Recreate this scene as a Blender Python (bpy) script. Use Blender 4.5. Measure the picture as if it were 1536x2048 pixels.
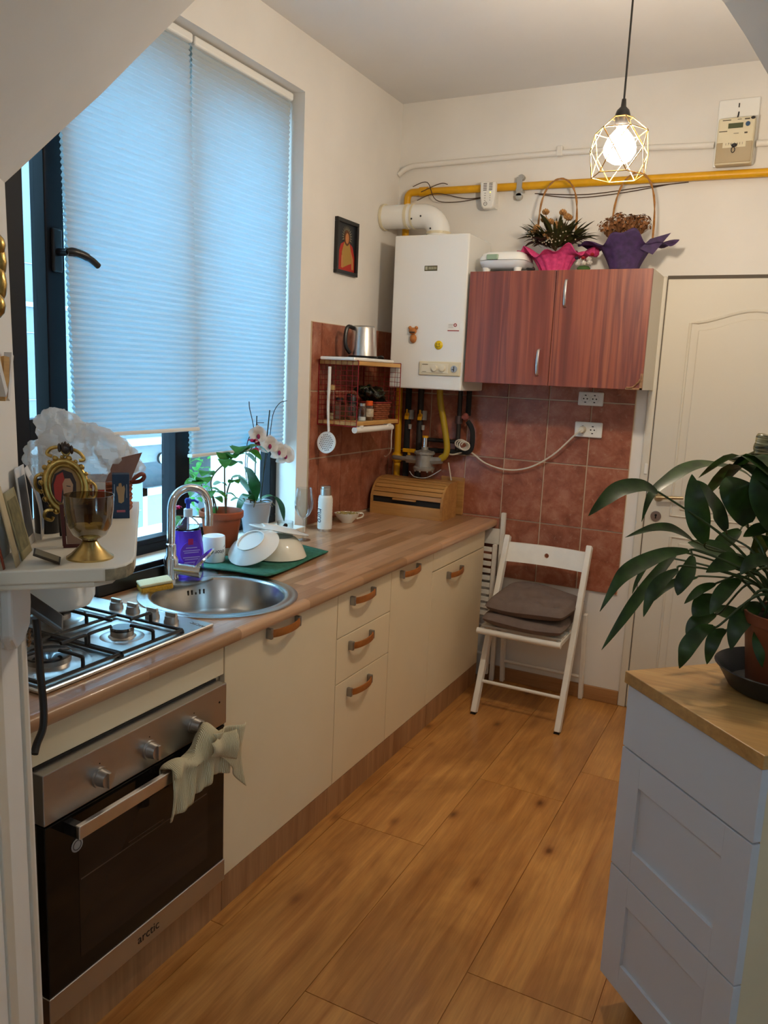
import bpy, math, random
from mathutils import Matrix, Vector
random.seed(7)
scene = bpy.context.scene
for _o in list(bpy.data.objects): bpy.data.objects.remove(_o, do_unlink=True)
COL = scene.collection
# ------------------------------------------------------------------ camera
cam_d = bpy.data.cameras.new('camera'); cam = bpy.data.objects.new('camera', cam_d); COL.objects.link(cam)
cr = Vector((0.889176, 0.455518, 0.043237)); cu = Vector((-0.11603, 0.133063, 0.984292)); cf = Vector((-0.44261, 0.880226, -0.17117))
cam.matrix_world = Matrix(((cr.x, cu.x, -cf.x, 1.33262), (cr.y, cu.y, -cf.y, -1.10039), (cr.z, cu.z, -cf.z, 1.58507), (0, 0, 0, 1)))
cam_d.sensor_fit = 'HORIZONTAL'; cam_d.sensor_width = 36.0; cam_d.lens = 36.0 * 1593.93 / 1536.0
cam_d.clip_start = 0.02; cam_d.clip_end = 100
scene.camera = cam
# ------------------------------------------------------------------ world, exposure
w = bpy.data.worlds.new('overcast_sky'); scene.world = w; w.use_nodes = True
wb = w.node_tree.nodes['Background']; wb.inputs[0].default_value = (0.36, 0.70, 1.0, 1); wb.inputs[1].default_value = 20.0
vs = scene.view_settings
vs.view_transform = 'Standard'; vs.look = 'None'; vs.gamma = 1.0; vs.exposure = 0.0; vs.use_curve_mapping = False
BULB = 430.0          # radiance of the pendant bulb
HALL_FILL = 27.0           # radiance of the fill globe added in the hall
# ------------------------------------------------------------------ main dimensions
D = 2.825; XW = -0.635; H = 2.95; ZT = 0.862
S2 = math.sqrt(.5); JX, JY = 0.07, -0.10
def F(a, b, z):       # frame of the diagonal archway: a = depth through it, b = across it
    return (JX - a * S2 + b * S2, JY + a * S2 + b * S2, z)
# ------------------------------------------------------------------ materials
def lin(c):
    return tuple((v / 12.92 if v <= .04045 else ((v + .055) / 1.055) ** 2.4) for v in c)
def hx(s):
    s = s.lstrip('#'); return lin(tuple(int(s[i:i + 2], 16) / 255 for i in (0, 2, 4)))
class NT:
    def __init__(s, name):
        s.m = bpy.data.materials.new(name); s.m.use_nodes = True; s.t = s.m.node_tree; s.b = s.t.nodes['Principled BSDF']
    def n(s, typ, **kw):
        nd = s.t.nodes.new(typ)
        for k, v in kw.items(): setattr(nd, k, v)
        return nd
    def l(s, a, b): s.t.links.new(a, b)
    def coord(s, kind='Object', scale=(1, 1, 1), rot=(0, 0, 0), loc=(0, 0, 0)):
        tc = s.n('ShaderNodeTexCoord'); mp = s.n('ShaderNodeMapping')
        mp.inputs['Scale'].default_value = scale; mp.inputs['Rotation'].default_value = rot; mp.inputs['Location'].default_value = loc
        s.l(tc.outputs[kind], mp.inputs[0]); return mp.outputs[0]
    def noise(s, vec, scale, detail=3, rough=.5, dist=0):
        nd = s.n('ShaderNodeTexNoise'); nd.inputs['Scale'].default_value = scale; nd.inputs['Detail'].default_value = detail
        nd.inputs['Roughness'].default_value = rough; nd.inputs['Distortion'].default_value = dist
        s.l(vec, nd.inputs['Vector']); return nd.outputs['Fac']
    def ramp(s, fac, stops):
        r = s.n('ShaderNodeValToRGB'); e = r.color_ramp.elements
        while len(e) < len(stops): e.new(.5)
        for el, (p, c) in zip(e, stops): el.position = p; el.color = (*c, 1) if len(c) == 3 else c
        s.l(fac, r.inputs[0]); return r.outputs[0]
    def mix(s, fac, a, b, mode='MIX'):
        m = s.n('ShaderNodeMix'); m.data_type = 'RGBA'; m.blend_type = mode
        for soc, v in ((m.inputs[0], fac), (m.inputs[6], a), (m.inputs[7], b)):
            if isinstance(v, (int, float)): soc.default_value = v
            elif isinstance(v, tuple): soc.default_value = (*v[:3], 1)
            else: s.l(v, soc)
        return m.outputs[2]
    def bump(s, h, strength=.2, dist=.01):
        b = s.n('ShaderNodeBump'); b.inputs['Strength'].default_value = strength; b.inputs['Distance'].default_value = dist
        s.l(h, b.inputs['Height']); s.l(b.outputs[0], s.b.inputs['Normal'])
    def set(s, **k):
        for kk, v in k.items():
            soc = s.b.inputs[kk.replace('_', ' ')]
            if hasattr(v, 'is_linked') or hasattr(v, 'links'): s.l(v, soc)
            else: soc.default_value = (*v, 1) if isinstance(v, tuple) and len(v) == 3 and soc.type == 'RGBA' else v
MATS = {}
def P(name, col, rough=.5, metal=0., trans=0., ior=1.45, emit=0., var=0., vs_=6., bump=0., bs=80., coat=0., sss=0., alpha=1., spec=.5):
    if name in MATS: return MATS[name]
    t = NT(name); c = hx(col) if isinstance(col, str) else col
    t.set(Roughness=rough, Metallic=metal, IOR=ior, Alpha=alpha)
    t.b.inputs['Transmission Weight'].default_value = trans; t.b.inputs['Coat Weight'].default_value = coat
    t.b.inputs['Specular IOR Level'].default_value = spec
    if var:
        v = t.coord(); f = t.noise(v, vs_, 4)
        lo = tuple(x * (1 - var) for x in c); hi = tuple(min(1, x * (1 + var)) for x in c)
        t.l(t.ramp(f, [(.3, lo), (.7, hi)]), t.b.inputs['Base Color'])
    else: t.set(Base_Color=c)
    if bump:
        v = t.coord(); t.bump(t.noise(v, bs, 4), bump, .004)
    if emit:
        t.b.inputs['Emission Color'].default_value = (*c, 1); t.b.inputs['Emission Strength'].default_value = emit
    MATS[name] = t.m; return t.m
paint = P('wall_paint', (.77, .745, .70), .85, var=.05, vs_=2.5, bump=.25, bs=18)
ceil_paint = P('ceiling_paint', (.72, .71, .70), .9, var=.04, vs_=1.5, bump=.2, bs=10)
white = P('white_paint', (.67, .63, .54), .45, bump=.1, bs=40)
white_gloss = P('white_gloss', (.82, .82, .79), .22, coat=.2)
plastic_w = P('white_plastic', (.80, .79, .75), .35)
cream = P('cream_laminate', (.76, .63, .42), .38, var=.02)
creamp = P('cream_plastic', (.70, .63, .45), .4)
greyblue = P('grey_white_foil', (.63, .645, .69), .42)
inside = P('dark_void', (.012, .011, .010), .8)
black = P('black_plastic', (.012, .012, .013), .35)
blackm = P('black_frame', (.006, .007, .010), .55, spec=.25)
steel = P('brushed_steel', (.62, .60, .57), .32, 1., var=.06, vs_=30, bump=.03, bs=200)
steel_d = P('oven_steel', (.46, .44, .42), .36, 1., var=.08, vs_=4)
chrome = P('chrome', (.78, .80, .82), .08, 1.)
iron = P('cast_iron', (.012, .012, .013), .5, bump=.1, bs=120)
glass = P('clear_glass', (1, 1, 1), .0, trans=1., ior=1.45)
ovenglass = P('oven_glass', (.008, .007, .006), .08, spec=.3)
leather = P('leather_strap', '#9a5a22', .5, var=.15, vs_=40, bump=.2, bs=150)
pewter = P('handle_metal', (.33, .32, .31), .38, 1.)
yellow = P('yellow_pipe_paint', '#d9a010', .4, var=.08, vs_=20)
yellow_d = P('yellow_hose', '#a58a18', .45)
grey_metal = P('cast_grey', (.34, .33, .30), .5, .6, var=.1, vs_=40)
whitewood = P('white_lacquered_wood', (.76, .73, .66), .4, var=.04, vs_=20, bump=.08, bs=60)
cushion_m = P('taupe_fabric', '#6f6059', .95, var=.08, vs_=30, bump=.35, bs=300)
terracotta = P('terracotta_plastic', '#9c4a26', .5, var=.06, vs_=20)
soil = P('soil', '#2a1c14', 1., var=.5, vs_=60, bump=.8, bs=90)
red_wire = P('red_wire', '#8a1620', .4, .2)
gold = P('antique_gold', (.42, .29, .09), .3, 1., var=.35, vs_=60, bump=.2, bs=120)
brass = P('brass', (.50, .36, .14), .25, 1., var=.2, vs_=40)
blinkwood = None
# wood helpers
def wood(name, dark, light, scale, axis, rough=.45, knots=False, stripe=None, rand=True, coat=0.):
    """long-grain wood; axis = grain direction 0,1,2"""
    t = NT(name); sc = [scale, scale, scale]; sc[axis] *= .06
    tc = t.n('ShaderNodeTexCoord'); oi = t.n('ShaderNodeObjectInfo')
    mp = t.n('ShaderNodeMapping'); mp.inputs['Scale'].default_value = sc
    t.l(tc.outputs['Object'], mp.inputs[0])
    if rand:
        m = t.n('ShaderNodeVectorMath', operation='SCALE'); m.inputs[0].default_value = (7.3, 5.1, 3.7); t.l(oi.outputs['Random'], m.inputs['Scale'])
        t.l(m.outputs[0], mp.inputs['Location'])
    f1 = t.noise(mp.outputs[0], 1.0, 5, .6, .6); f2 = t.noise(mp.outputs[0], 6.0, 3, .6, .2)
    c = t.ramp(f1, [(.28, dark), (.5, tuple((a + b) / 2 for a, b in zip(dark, light))), (.72, light)])
    c2 = t.ramp(f2, [(.3, (.78, .78, .78)), (.7, (1.08, 1.08, 1.08))])
    col = t.mix(.7, c, c2, 'MULTIPLY')
    if knots:
        mp2 = t.n('ShaderNodeMapping'); s2 = [6.5, 6.5, 6.5]; s2[axis] = 3.4; mp2.inputs['Scale'].default_value = s2
        t.l(tc.outputs['Object'], mp2.inputs[0])
        if rand: t.l(m.outputs[0], mp2.inputs['Location'])
        vo = t.n('ShaderNodeTexVoronoi'); vo.inputs['Scale'].default_value = 1.; t.l(mp2.outputs[0], vo.inputs['Vector'])
        kn = t.ramp(vo.outputs['Distance'], [(.03, (.22, .14, .10)), (.085, (.62, .52, .46)), (.15, (.90, .86, .83)), (.32, (1, 1, 1))])
        col = t.mix(.9, col, kn, 'MULTIPLY')
        big = t.noise(mp2.outputs[0], .55, 3, .6, .8)
        col = t.mix(.8, col, t.ramp(big, [(.36, (.66, .58, .50)), (.62, (1.08, 1.07, 1.06))]), 'MULTIPLY')
    t.l(col, t.b.inputs['Base Color']); t.set(Roughness=rough)
    t.b.inputs['Coat Weight'].default_value = coat
    t.bump(f2, .08, .002)
    return t.m
oak_floor = wood('oak_laminate', hx('#a56a32'), hx('#d29a55'), 26, 1, .34, knots=True, coat=.12)
oak_plinth = wood('oak_plinth_foil', hx('#8b5e3a'), hx('#b98c60'), 14, 2, .5)
oak_base = wood('oak_skirting', hx('#93653d'), hx('#b58757'), 20, 0, .5)
oak_top = wood('oak_worktop', hx('#a8793f'), hx('#cfa263'), 18, 0, .42, rand=False)
pine = wood('pale_pine', hx('#b98848'), hx('#d9ad6b'), 20, 1, .5)
bamboo = wood('bamboo', hx('#a3713a'), hx('#c89556'), 22, 0, .42)
def plum():
    t = NT('plum_wood_foil'); v = t.coord('Object', (1, 1, .035))
    f = t.noise(v, 11, 4, .6, .2); f2 = t.noise(t.coord('Object', (1, 1, .02)), 60, 3)
    c = t.ramp(f, [(.30, hx('#5e332f')), (.42, hx('#7d4238')), (.50, hx('#965440')), (.57, hx('#6f3b38')), (.64, hx('#9a5a44')), (.70, hx('#7d4440')), (.74, hx('#c08458')), (.77, hx('#8a4c40'))])
    c = t.mix(.5, c, t.ramp(f2, [(.3, (.82, .80, .80)), (.7, (1.1, 1.1, 1.1))]), 'MULTIPLY')
    t.l(c, t.b.inputs['Base Color']); t.set(Roughness=.42); return t.m
plum_m = plum()
def block():          # butcher-block worktop: glued staves running along y
    t = NT('butcher_block'); v = t.coord('Object', (1, 1, 1), (0, 0, math.pi / 2))
    br = t.n('ShaderNodeTexBrick'); t.l(v, br.inputs['Vector'])
    br.offset = .37; br.squash = 1.0
    for k, val in (('Scale', 1.), ('Mortar Size', .0004), ('Brick Width', .36), ('Row Height', .043), ('Bias', 0.), ('Mortar Smooth', .3)): br.inputs[k].default_value = val
    br.inputs['Color1'].default_value = (*hx('#9a7350'), 1); br.inputs['Color2'].default_value = (*hx('#c89f7c'), 1); br.inputs['Mortar'].default_value = (*hx('#6d4629'), 1)
    g = t.noise(t.coord('Object', (1, .05, 1)), 40, 4, .6, .4)
    c = t.mix(.75, br.outputs['Color'], t.ramp(g, [(.3, (.76, .73, .70)), (.7, (1.12, 1.1, 1.08))]), 'MULTIPLY')
    t.l(c, t.b.inputs['Base Color']); t.set(Roughness=.30); t.b.inputs['Coat Weight'].default_value = .15; t.bump(g, .05, .001); return t.m
block_m = block()
def tile_mat():
    t = NT('terracotta_tile'); oi = t.n('ShaderNodeObjectInfo'); tc = t.n('ShaderNodeTexCoord')
    ad = t.n('ShaderNodeVectorMath', operation='ADD'); sc = t.n('ShaderNodeVectorMath', operation='SCALE'); sc.inputs[0].default_value = (9.1, 4.7, 6.3)
    t.l(oi.outputs['Random'], sc.inputs['Scale']); t.l(tc.outputs['Object'], ad.inputs[0]); t.l(sc.outputs[0], ad.inputs[1]); v = ad.outputs[0]
    f = t.noise(v, 14, 5, .65, .4); f2 = t.noise(v, 45, 4, .7, .8); f3 = t.noise(v, 3.0, 2)
    c = t.ramp(f, [(.30, hx('#7d4632')), (.5, hx('#9c5d45')), (.72, hx('#b37d66'))])
    c = t.mix(.6, c, t.ramp(f3, [(.3, (.82, .78, .78)), (.7, (1.1, 1.08, 1.08))]), 'MULTIPLY')
    sp = t.ramp(f2, [(.60, (0, 0, 0)), (.70, (1, 1, 1))])
    c = t.mix(t.mix(.5, sp, (0, 0, 0)), c, hx('#b99a86'))
    t.l(c, t.b.inputs['Base Color']); t.set(Roughness=.36); t.bump(f, .12, .002); return t.m
tile_m = tile_mat()
grout_m = P('grout', '#cbb79c', .9)
def blind_mat():
    t = NT('cellular_blind_fabric'); nt = t.t
    tr = t.n('ShaderNodeBsdfTranslucent'); tr.inputs[0].default_value = (.55, .84, .94, 1)
    df = t.n('ShaderNodeBsdfDiffuse'); df.inputs[0].default_value = (.68, .68, .68, 1)
    mx = t.n('ShaderNodeMixShader'); mx.inputs[0].default_value = .45
    t.l(df.outputs[0], mx.inputs[1]); t.l(tr.outputs[0], mx.inputs[2]); t.l(mx.outputs[0], nt.nodes['Material Output'].inputs[0]); return t.m
blind_m = blind_mat()
def leaf_mat(name, c1, c2, trl=.25):
    t = NT(name); nt = t.t; v = t.coord(); f = t.noise(v, 30, 3)
    col = t.ramp(f, [(.35, hx(c1)), (.65, hx(c2))]); t.l(col, t.b.inputs['Base Color']); t.set(Roughness=.38)
    tr = t.n('ShaderNodeBsdfTranslucent'); t.l(col, tr.inputs[0]); mx = t.n('ShaderNodeMixShader'); mx.inputs[0].default_value = trl
    t.l(t.b.outputs[0], mx.inputs[1]); t.l(tr.outputs[0], mx.inputs[2]); t.l(mx.outputs[0], nt.nodes['Material Output'].inputs[0]); return t.m
lily_m = leaf_mat('lily_leaf', '#1d3312', '#2f4d1c'); stem_m = P('green_stem', '#33451d', .5)
herb_m = leaf_mat('herb_leaf', '#2f6a22', '#4a8a35', .35); orchid_leaf = leaf_mat('orchid_leaf', '#1f4a20', '#2f6030')
dry_leaf = leaf_mat('dry_leaf', '#2c2f18', '#4a4826'); petal_w = leaf_mat('white_petal', '#d9d2cc', '#efe8e0', .4); pink_petal = leaf_mat('pink_petal', '#b5164f', '#d32a66', .3)
# ------------------------------------------------------------------ mesh builder
INV = {}
class M:
    def __init__(s, T=None): s.v = []; s.f = []; s.T = T
    def add(s, vs_, fs):
        o = len(s.v)
        for p in vs_:
            p = Vector(p)
            if s.T is not None: p = s.T @ p
            s.v.append(p)
        s.f += [tuple(i + o for i in f) for f in fs]; return s
    def box(s, x0, x1, y0, y1, z0, z1):
        return s.add([(x0, y0, z0), (x1, y0, z0), (x1, y1, z0), (x0, y1, z0), (x0, y0, z1), (x1, y0, z1), (x1, y1, z1), (x0, y1, z1)],
                     [(0, 3, 2, 1), (4, 5, 6, 7), (0, 1, 5, 4), (1, 2, 6, 5), (2, 3, 7, 6), (3, 0, 4, 7)])
    def hexa(s, p):   # 8 points: bottom ring then top ring
        return s.add(p, [(0, 3, 2, 1), (4, 5, 6, 7), (0, 1, 5, 4), (1, 2, 6, 5), (2, 3, 7, 6), (3, 0, 4, 7)])
    def bar(s, p0, p1, wx, wy, up=(0, 0, 1)):   # rectangular bar between two points
        p0, p1 = Vector(p0), Vector(p1); d = (p1 - p0).normalized(); u = Vector(up)
        if abs(d.dot(u)) > .95: u = Vector((0, 1, 0))
        sx = d.cross(u).normalized() * wx / 2; sy = sx.cross(d).normalized() * wy / 2
        r = [(-1, -1), (1, -1), (1, 1), (-1, 1)]
        return s.hexa([p0 + sx * a + sy * b for a, b in r] + [p1 + sx * a + sy * b for a, b in r])
    def tube(s, pts, r, n=8, closed=False, cap=True):
        pts = [Vector(p) for p in pts]; k = len(pts); rr = r if isinstance(r, (list, tuple)) else [r] * k
        vs_, fs = [], []; prev = None
        for i, p in enumerate(pts):
            a = pts[(i - 1) % k] if (closed or i > 0) else p; b = pts[(i + 1) % k] if (closed or i < k - 1) else p
            d = (b - a)
            d = d.normalized() if d.length > 1e-9 else Vector((0, 0, 1))
            if prev is None:
                u = Vector((0, 0, 1)) if abs(d.z) < .9 else Vector((1, 0, 0)); sx = d.cross(u).normalized()
            else:
                sx = prev - d * prev.dot(d); sx = sx.normalized() if sx.length > 1e-6 else d.orthogonal().normalized()
            prev = sx; sy = d.cross(sx)
            for j in range(n):
                t = 2 * math.pi * j / n; vs_.append(p + (sx * math.cos(t) + sy * math.sin(t)) * rr[i])
        m = k if closed else k - 1
        for i in range(m):
            for j in range(n):
                a = i * n + j; b = i * n + (j + 1) % n; c = ((i + 1) % k) * n
                fs.append((a, b, c + (j + 1) % n, c + j))
        if cap and not closed: fs += [tuple(range(n))[::-1], tuple(range((k - 1) * n, k * n))]
        return s.add(vs_, fs)
    def cyl(s, p0, p1, r0, r1=None, n=20): return s.tube([p0, p1], [r0, r0 if r1 is None else r1], n)
    def lathe(s, prof, c=(0, 0, 0), n=28, sx=1., sy=1., R=None):   # prof: (radius, z); closed poles when radius 0
        vs_, fs, rings = [], [], []
        for r, z in prof:
            if r < 1e-6: rings.append([len(vs_)]); vs_.append(Vector((0, 0, z)))
            else:
                rings.append(list(range(len(vs_), len(vs_) + n)))
                vs_ += [Vector((r * sx * math.cos(2 * math.pi * j / n), r * sy * math.sin(2 * math.pi * j / n), z)) for j in range(n)]
        for a, b in zip(rings, rings[1:]):
            for j in range(n):
                k = (j + 1) % n
                if len(a) == 1 and len(b) == 1: continue
                if len(a) == 1: fs.append((a[0], b[k], b[j]))
                elif len(b) == 1: fs.append((a[j], a[k], b[0]))
                else: fs.append((a[j], a[k], b[k], b[j]))
        if R is not None: vs_ = [R @ v for v in vs_]
        c = Vector(c); return s.add([v + c for v in vs_], fs)
    def ball(s, c, r, n=14, R=None):
        rx, ry, rz = (r, r, r) if isinstance(r, (int, float)) else r; m = max(6, n // 2)
        return s.lathe([(math.sin(math.pi * i / m) if 0 < i < m else 0, -math.cos(math.pi * i / m) * rz) for i in range(m + 1)], c, n, rx, ry, R)
    def prism(s, poly, fn):      # poly: 2-d outline, fn(u,v,k) -> 3-d point for k = 0 / 1
        n = len(poly); vs_ = [fn(u, v, 0) for u, v in poly] + [fn(u, v, 1) for u, v in poly]
        return s.add(vs_, [tuple(range(n))[::-1], tuple(range(n, 2 * n))] + [(i, (i + 1) % n, n + (i + 1) % n, n + i) for i in range(n)])
    def grid(s, fn, nu, nv):
        vs_ = [fn(i / nu, j / nv) for i in range(nu + 1) for j in range(nv + 1)]; q = nv + 1
        return s.add(vs_, [(i * q + j, (i + 1) * q + j, (i + 1) * q + j + 1, i * q + j + 1) for i in range(nu) for j in range(nv)])
    def build(s, name, mat, parent=None, smooth=False, bevel=0., seg=2, sub=0, solid=0., label=None, cat=None, group=None, kind=None, origin=None):
        if parent is not None: inv = INV[parent.name]
        else:
            if origin is None:
                xs = [p.x for p in s.v]; ys = [p.y for p in s.v]; zs = [p.z for p in s.v]
                origin = ((min(xs) + max(xs)) / 2, (min(ys) + max(ys)) / 2, min(zs))
            inv = Matrix.Translation(-Vector(origin))
        me = bpy.data.meshes.new(name); me.from_pydata([inv @ p for p in s.v], [], s.f); me.update()
        me.materials.append(mat)
        o = bpy.data.objects.new(name, me); COL.objects.link(o); INV[o.name] = inv
        if parent is not None: o.parent = parent
        else: o.location = origin
        if smooth:
            for p in me.polygons: p.use_smooth = True
            try: me.set_sharp_from_angle(angle=math.radians(40 if smooth is True else smooth))
            except Exception: pass
        if solid: md = o.modifiers.new('solidify', 'SOLIDIFY'); md.thickness = solid; md.offset = 0
        if bevel: md = o.modifiers.new('bevel', 'BEVEL'); md.width = bevel; md.segments = seg; md.limit_method = 'ANGLE'; md.angle_limit = math.radians(40)
        if sub: md = o.modifiers.new('subsurf', 'SUBSURF'); md.levels = sub; md.render_levels = sub
        if label: o['label'] = label
        if cat: o['category'] = cat
        if group: o['group'] = group
        if kind: o['kind'] = kind
        return o
def thing(name, label, cat, loc, group=None, kind=None):
    o = bpy.data.objects.new(name, None); COL.objects.link(o); o.location = loc; o.empty_display_size = .05
    INV[o.name] = Matrix.Translation(-Vector(loc)); o['label'] = label
    if cat: o['category'] = cat
    if group: o['group'] = group
    if kind: o['kind'] = kind
    return o
def inst(src, parent, dx, dy, dz, mat=None):       # copy of a piece sharing its mesh, moved by a vector
    o = src.copy(); COL.objects.link(o); o.parent = parent
    o.location = src.location + Vector((dx, dy, dz)); INV[o.name] = INV[parent.name]; return o
def text(body, size, T, mat, name, parent, depth=.0004, italic=0.):
    cu_ = bpy.data.curves.new('t', 'FONT'); cu_.body = body; cu_.size = size; cu_.extrude = depth; cu_.align_x = 'CENTER'; cu_.align_y = 'CENTER'; cu_.shear = italic
    tmp = bpy.data.objects.new('t', cu_); COL.objects.link(tmp)
    me = bpy.data.meshes.new_from_object(tmp); bpy.data.objects.remove(tmp); bpy.data.curves.remove(cu_)
    m = M(T); m.add([v.co.copy() for v in me.vertices], [tuple(p.vertices) for p in me.polygons]); bpy.data.meshes.remove(me)
    return m.build(name, mat, parent)
def frame_T(o, ux, uy):      # matrix mapping local x,y,z to ux,uy,ux×uy at o
    ux, uy = Vector(ux).normalized(), Vector(uy).normalized(); uz = ux.cross(uy)
    return Matrix(((ux.x, uy.x, uz.x, o[0]), (ux.y, uy.y, uz.y, o[1]), (ux.z, uy.z, uz.z, o[2]), (0, 0, 0, 1)))
def smoothpath(pts, k=6):    # Catmull-Rom
    pts = [Vector(p) for p in pts]; q = [pts[0]] + pts + [pts[-1]]; out = []
    for i in range(len(pts) - 1):
        a, b, c, d = q[i:i + 4]
        for j in range(k):
            t = j / k; out.append(.5 * ((2 * b) + (c - a) * t + (2 * a - 5 * b + 4 * c - d) * t * t + (3 * b - a - 3 * c + d) * t ** 3))
    out.append(pts[-1]); return out
def leaf(m, spine, width, up=None, fold=.25, k=5, tip=1.3, base=.25):   # blade along a spine, folded at the midrib
    sp = smoothpath(spine, k); n = len(sp); up = Vector(up) if up else Vector((0, 0, 1)); vs_, fs = [], []
    for i, p in enumerate(sp):
        t = i / (n - 1); d = (sp[min(i + 1, n - 1)] - sp[max(i - 1, 0)]).normalized(); sx = d.cross(up)
        sx = sx.normalized() if sx.length > 1e-4 else d.orthogonal().normalized(); nn = sx.cross(d)
        wd = width * max(.03, (math.sin(math.pi * min(1, (t * (1 - base) + base) ** tip)) if t < 1 else 0.0))
        vs_ += [p - sx * wd + nn * wd * fold, p, p + sx * wd + nn * wd * fold]
    for i in range(n - 1):
        a = i * 3; fs += [(a, a + 1, a + 4, a + 3), (a + 1, a + 2, a + 5, a + 4)]
    return m.add(vs_, fs)
# ================================================================== the setting
m = M(); m.box(-1.1, 4.2, -5.2, D + .1, -.06, -.004); floor = m.build('floor', oak_floor, kind='structure', label='oak laminate floor of wide planks', origin=(0, 0, -.06))
m = M(); m.box(-1.1, 4.2, -5.2, D + .1, H, H + .08); ceiling = m.build('ceiling', ceil_paint, kind='structure', label='white painted ceiling')
cols = [(-.29, .045, .55), (.045, .38, 1.21), (.38, .722, .46), (.722, 1.06, .735), (1.06, 1.40, 1.5), (1.40, 1.735, .3)]
PL = 1.29
for ci, (x0, x1, yj) in enumerate(cols):
    y = yj
    while y > -1.6: y -= PL
    while y < D:
        ya, yb = max(y, -1.6), min(y + PL, D)
        if yb - ya > .02:
            g = .0012
            mm = M(); mm.hexa([(x0, ya, -.005), (x1, ya, -.005), (x1, yb, -.005), (x0, yb, -.005), (x0 + g, ya + g, 0), (x1 - g, ya + g, 0), (x1 - g, yb - g, 0), (x0 + g, yb - g, 0)])
            # each plank keeps its own origin so that the grain varies
            o = mm.build('plank', oak_floor, floor)
        y += PL
# left wall with the window opening
WY0, WY1, WZ0, WZ1 = .40, 1.91, .885, 2.728
m = M(); xo = -1.12
m.box(xo, XW, -.85, D + .05, -.05, WZ0); m.box(xo, XW, -.85, D + .05, WZ1, H); m.box(xo, XW, -.85, WY0, WZ0, WZ1); m.box(xo, XW, WY1, D + .05, WZ0, WZ1)
wall_left = m.build('wall_left', paint, kind='structure', label='cream painted wall with the window and terracotta tiles')
m = M(); m.box(XW, 2.0, D, D + .12, -.05, H); wall_back = m.build('wall_back', paint, kind='structure', label='cream painted wall with tiles, boiler and door')
m = M(); m.box(1.78, 1.95, 1.2, D, -.05, H); m.build('wall_right', paint, kind='structure', label='cream painted wall beside the white door')
# diagonal archway wall
arch = [(.012, -.05), (.004, .95), (-.006, 1.883), (.035, 1.925), (.078, 1.97), (.153, 2.047), (.221, 2.123), (.317, 2.229), (.43, 2.335), (.56, 2.43), (.70, 2.51), (.83, 2.56), (.96, 2.58),
        (1.10, 2.57), (1.22, 2.535), (1.34, 2.48), (1.448, 2.415), (1.512, 2.361), (1.587, 2.29), (1.72, 2.15), (1.85, 2.0), (1.96, 1.88), (1.97, -.05)]
AT = .57
wl = M()
def quadp(q): wl.prism(q, lambda u, v, k: F(-AT if k else 0, u - (.05 if (k and -.1 < u < .6) else 0), v))
quadp([(-1.12, -.05), arch[0], arch[1], (-1.12, .95)]); quadp([(-1.12, .95), arch[1], arch[2], (-1.12, 1.883)]); quadp([(-1.12, 1.883), arch[2], (-.006, H), (-1.12, H)])
for p, q in zip(arch[2:-2], arch[3:-1]): quadp([p, q, (q[0], H), (p[0], H)])
quadp([arch[-1], (2.7, -.05), (2.7, 1.88), arch[-2]]); quadp([arch[-2], (2.7, 1.88), (2.7, H), (1.96, H)])
wl.build('wall_arch', paint, kind='structure', label='thick painted wall with the wide archway', smooth=30)
# hall behind the archway
def hallbox(a0, a1, b0, b1, name, lab):
    mm = M(); mm.hexa([F(a0, b0, -.05), F(a0, b1, -.05), F(a1, b1, -.05), F(a1, b0, -.05), F(a0, b0, H), F(a0, b1, H), F(a1, b1, H), F(a1, b0, H)]); mm.build(name, paint, kind='structure', label=lab)
hallbox(-3.7, -AT, -1.25, -1.12, 'wall_hall_left', 'painted side wall of the hall before the archway')
hallbox(-3.7, -AT, 2.7, 2.83, 'wall_hall_right', 'painted far side wall of the hall before the archway')
hallbox(-3.83, -3.7, -1.25, 2.83, 'wall_hall_back', 'painted end wall of the hall before the archway')
# window sill
m = M(); m.box(-.76, -.575, .40, WY1, .855, .888); m.build('trim_sill', white, kind='structure', bevel=.004, label='white window sill above the worktop')
# skirting on the back wall
m = M(); m.box(.0, .7155, D - .014, D, 0, .072); m.build('baseboard_back', oak_base, kind='structure', bevel=.003, label='oak skirting under the tiled wall')
# cable duct on the arch jamb
m = M()
for a0, a1, th in ((-.27, -.215, .004), (-.075, -.045, .006)):
    j0, j1 = .088 * a0, .088 * a1; m.hexa([F(a0, j0, 0), F(a1, j1, 0), F(a1, .012 + th + j1, 0), F(a0, .012 + th + j0, 0), F(a0, -.004 + j0, 1.2), F(a1, -.004 + j1, 1.2), F(a1, .003 + th + j1, 1.2), F(a0, .003 + th + j0, 1.2)])
m.build('trim_duct', white, kind='structure', bevel=.002, label='painted cable duct on the arch jamb')
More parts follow.
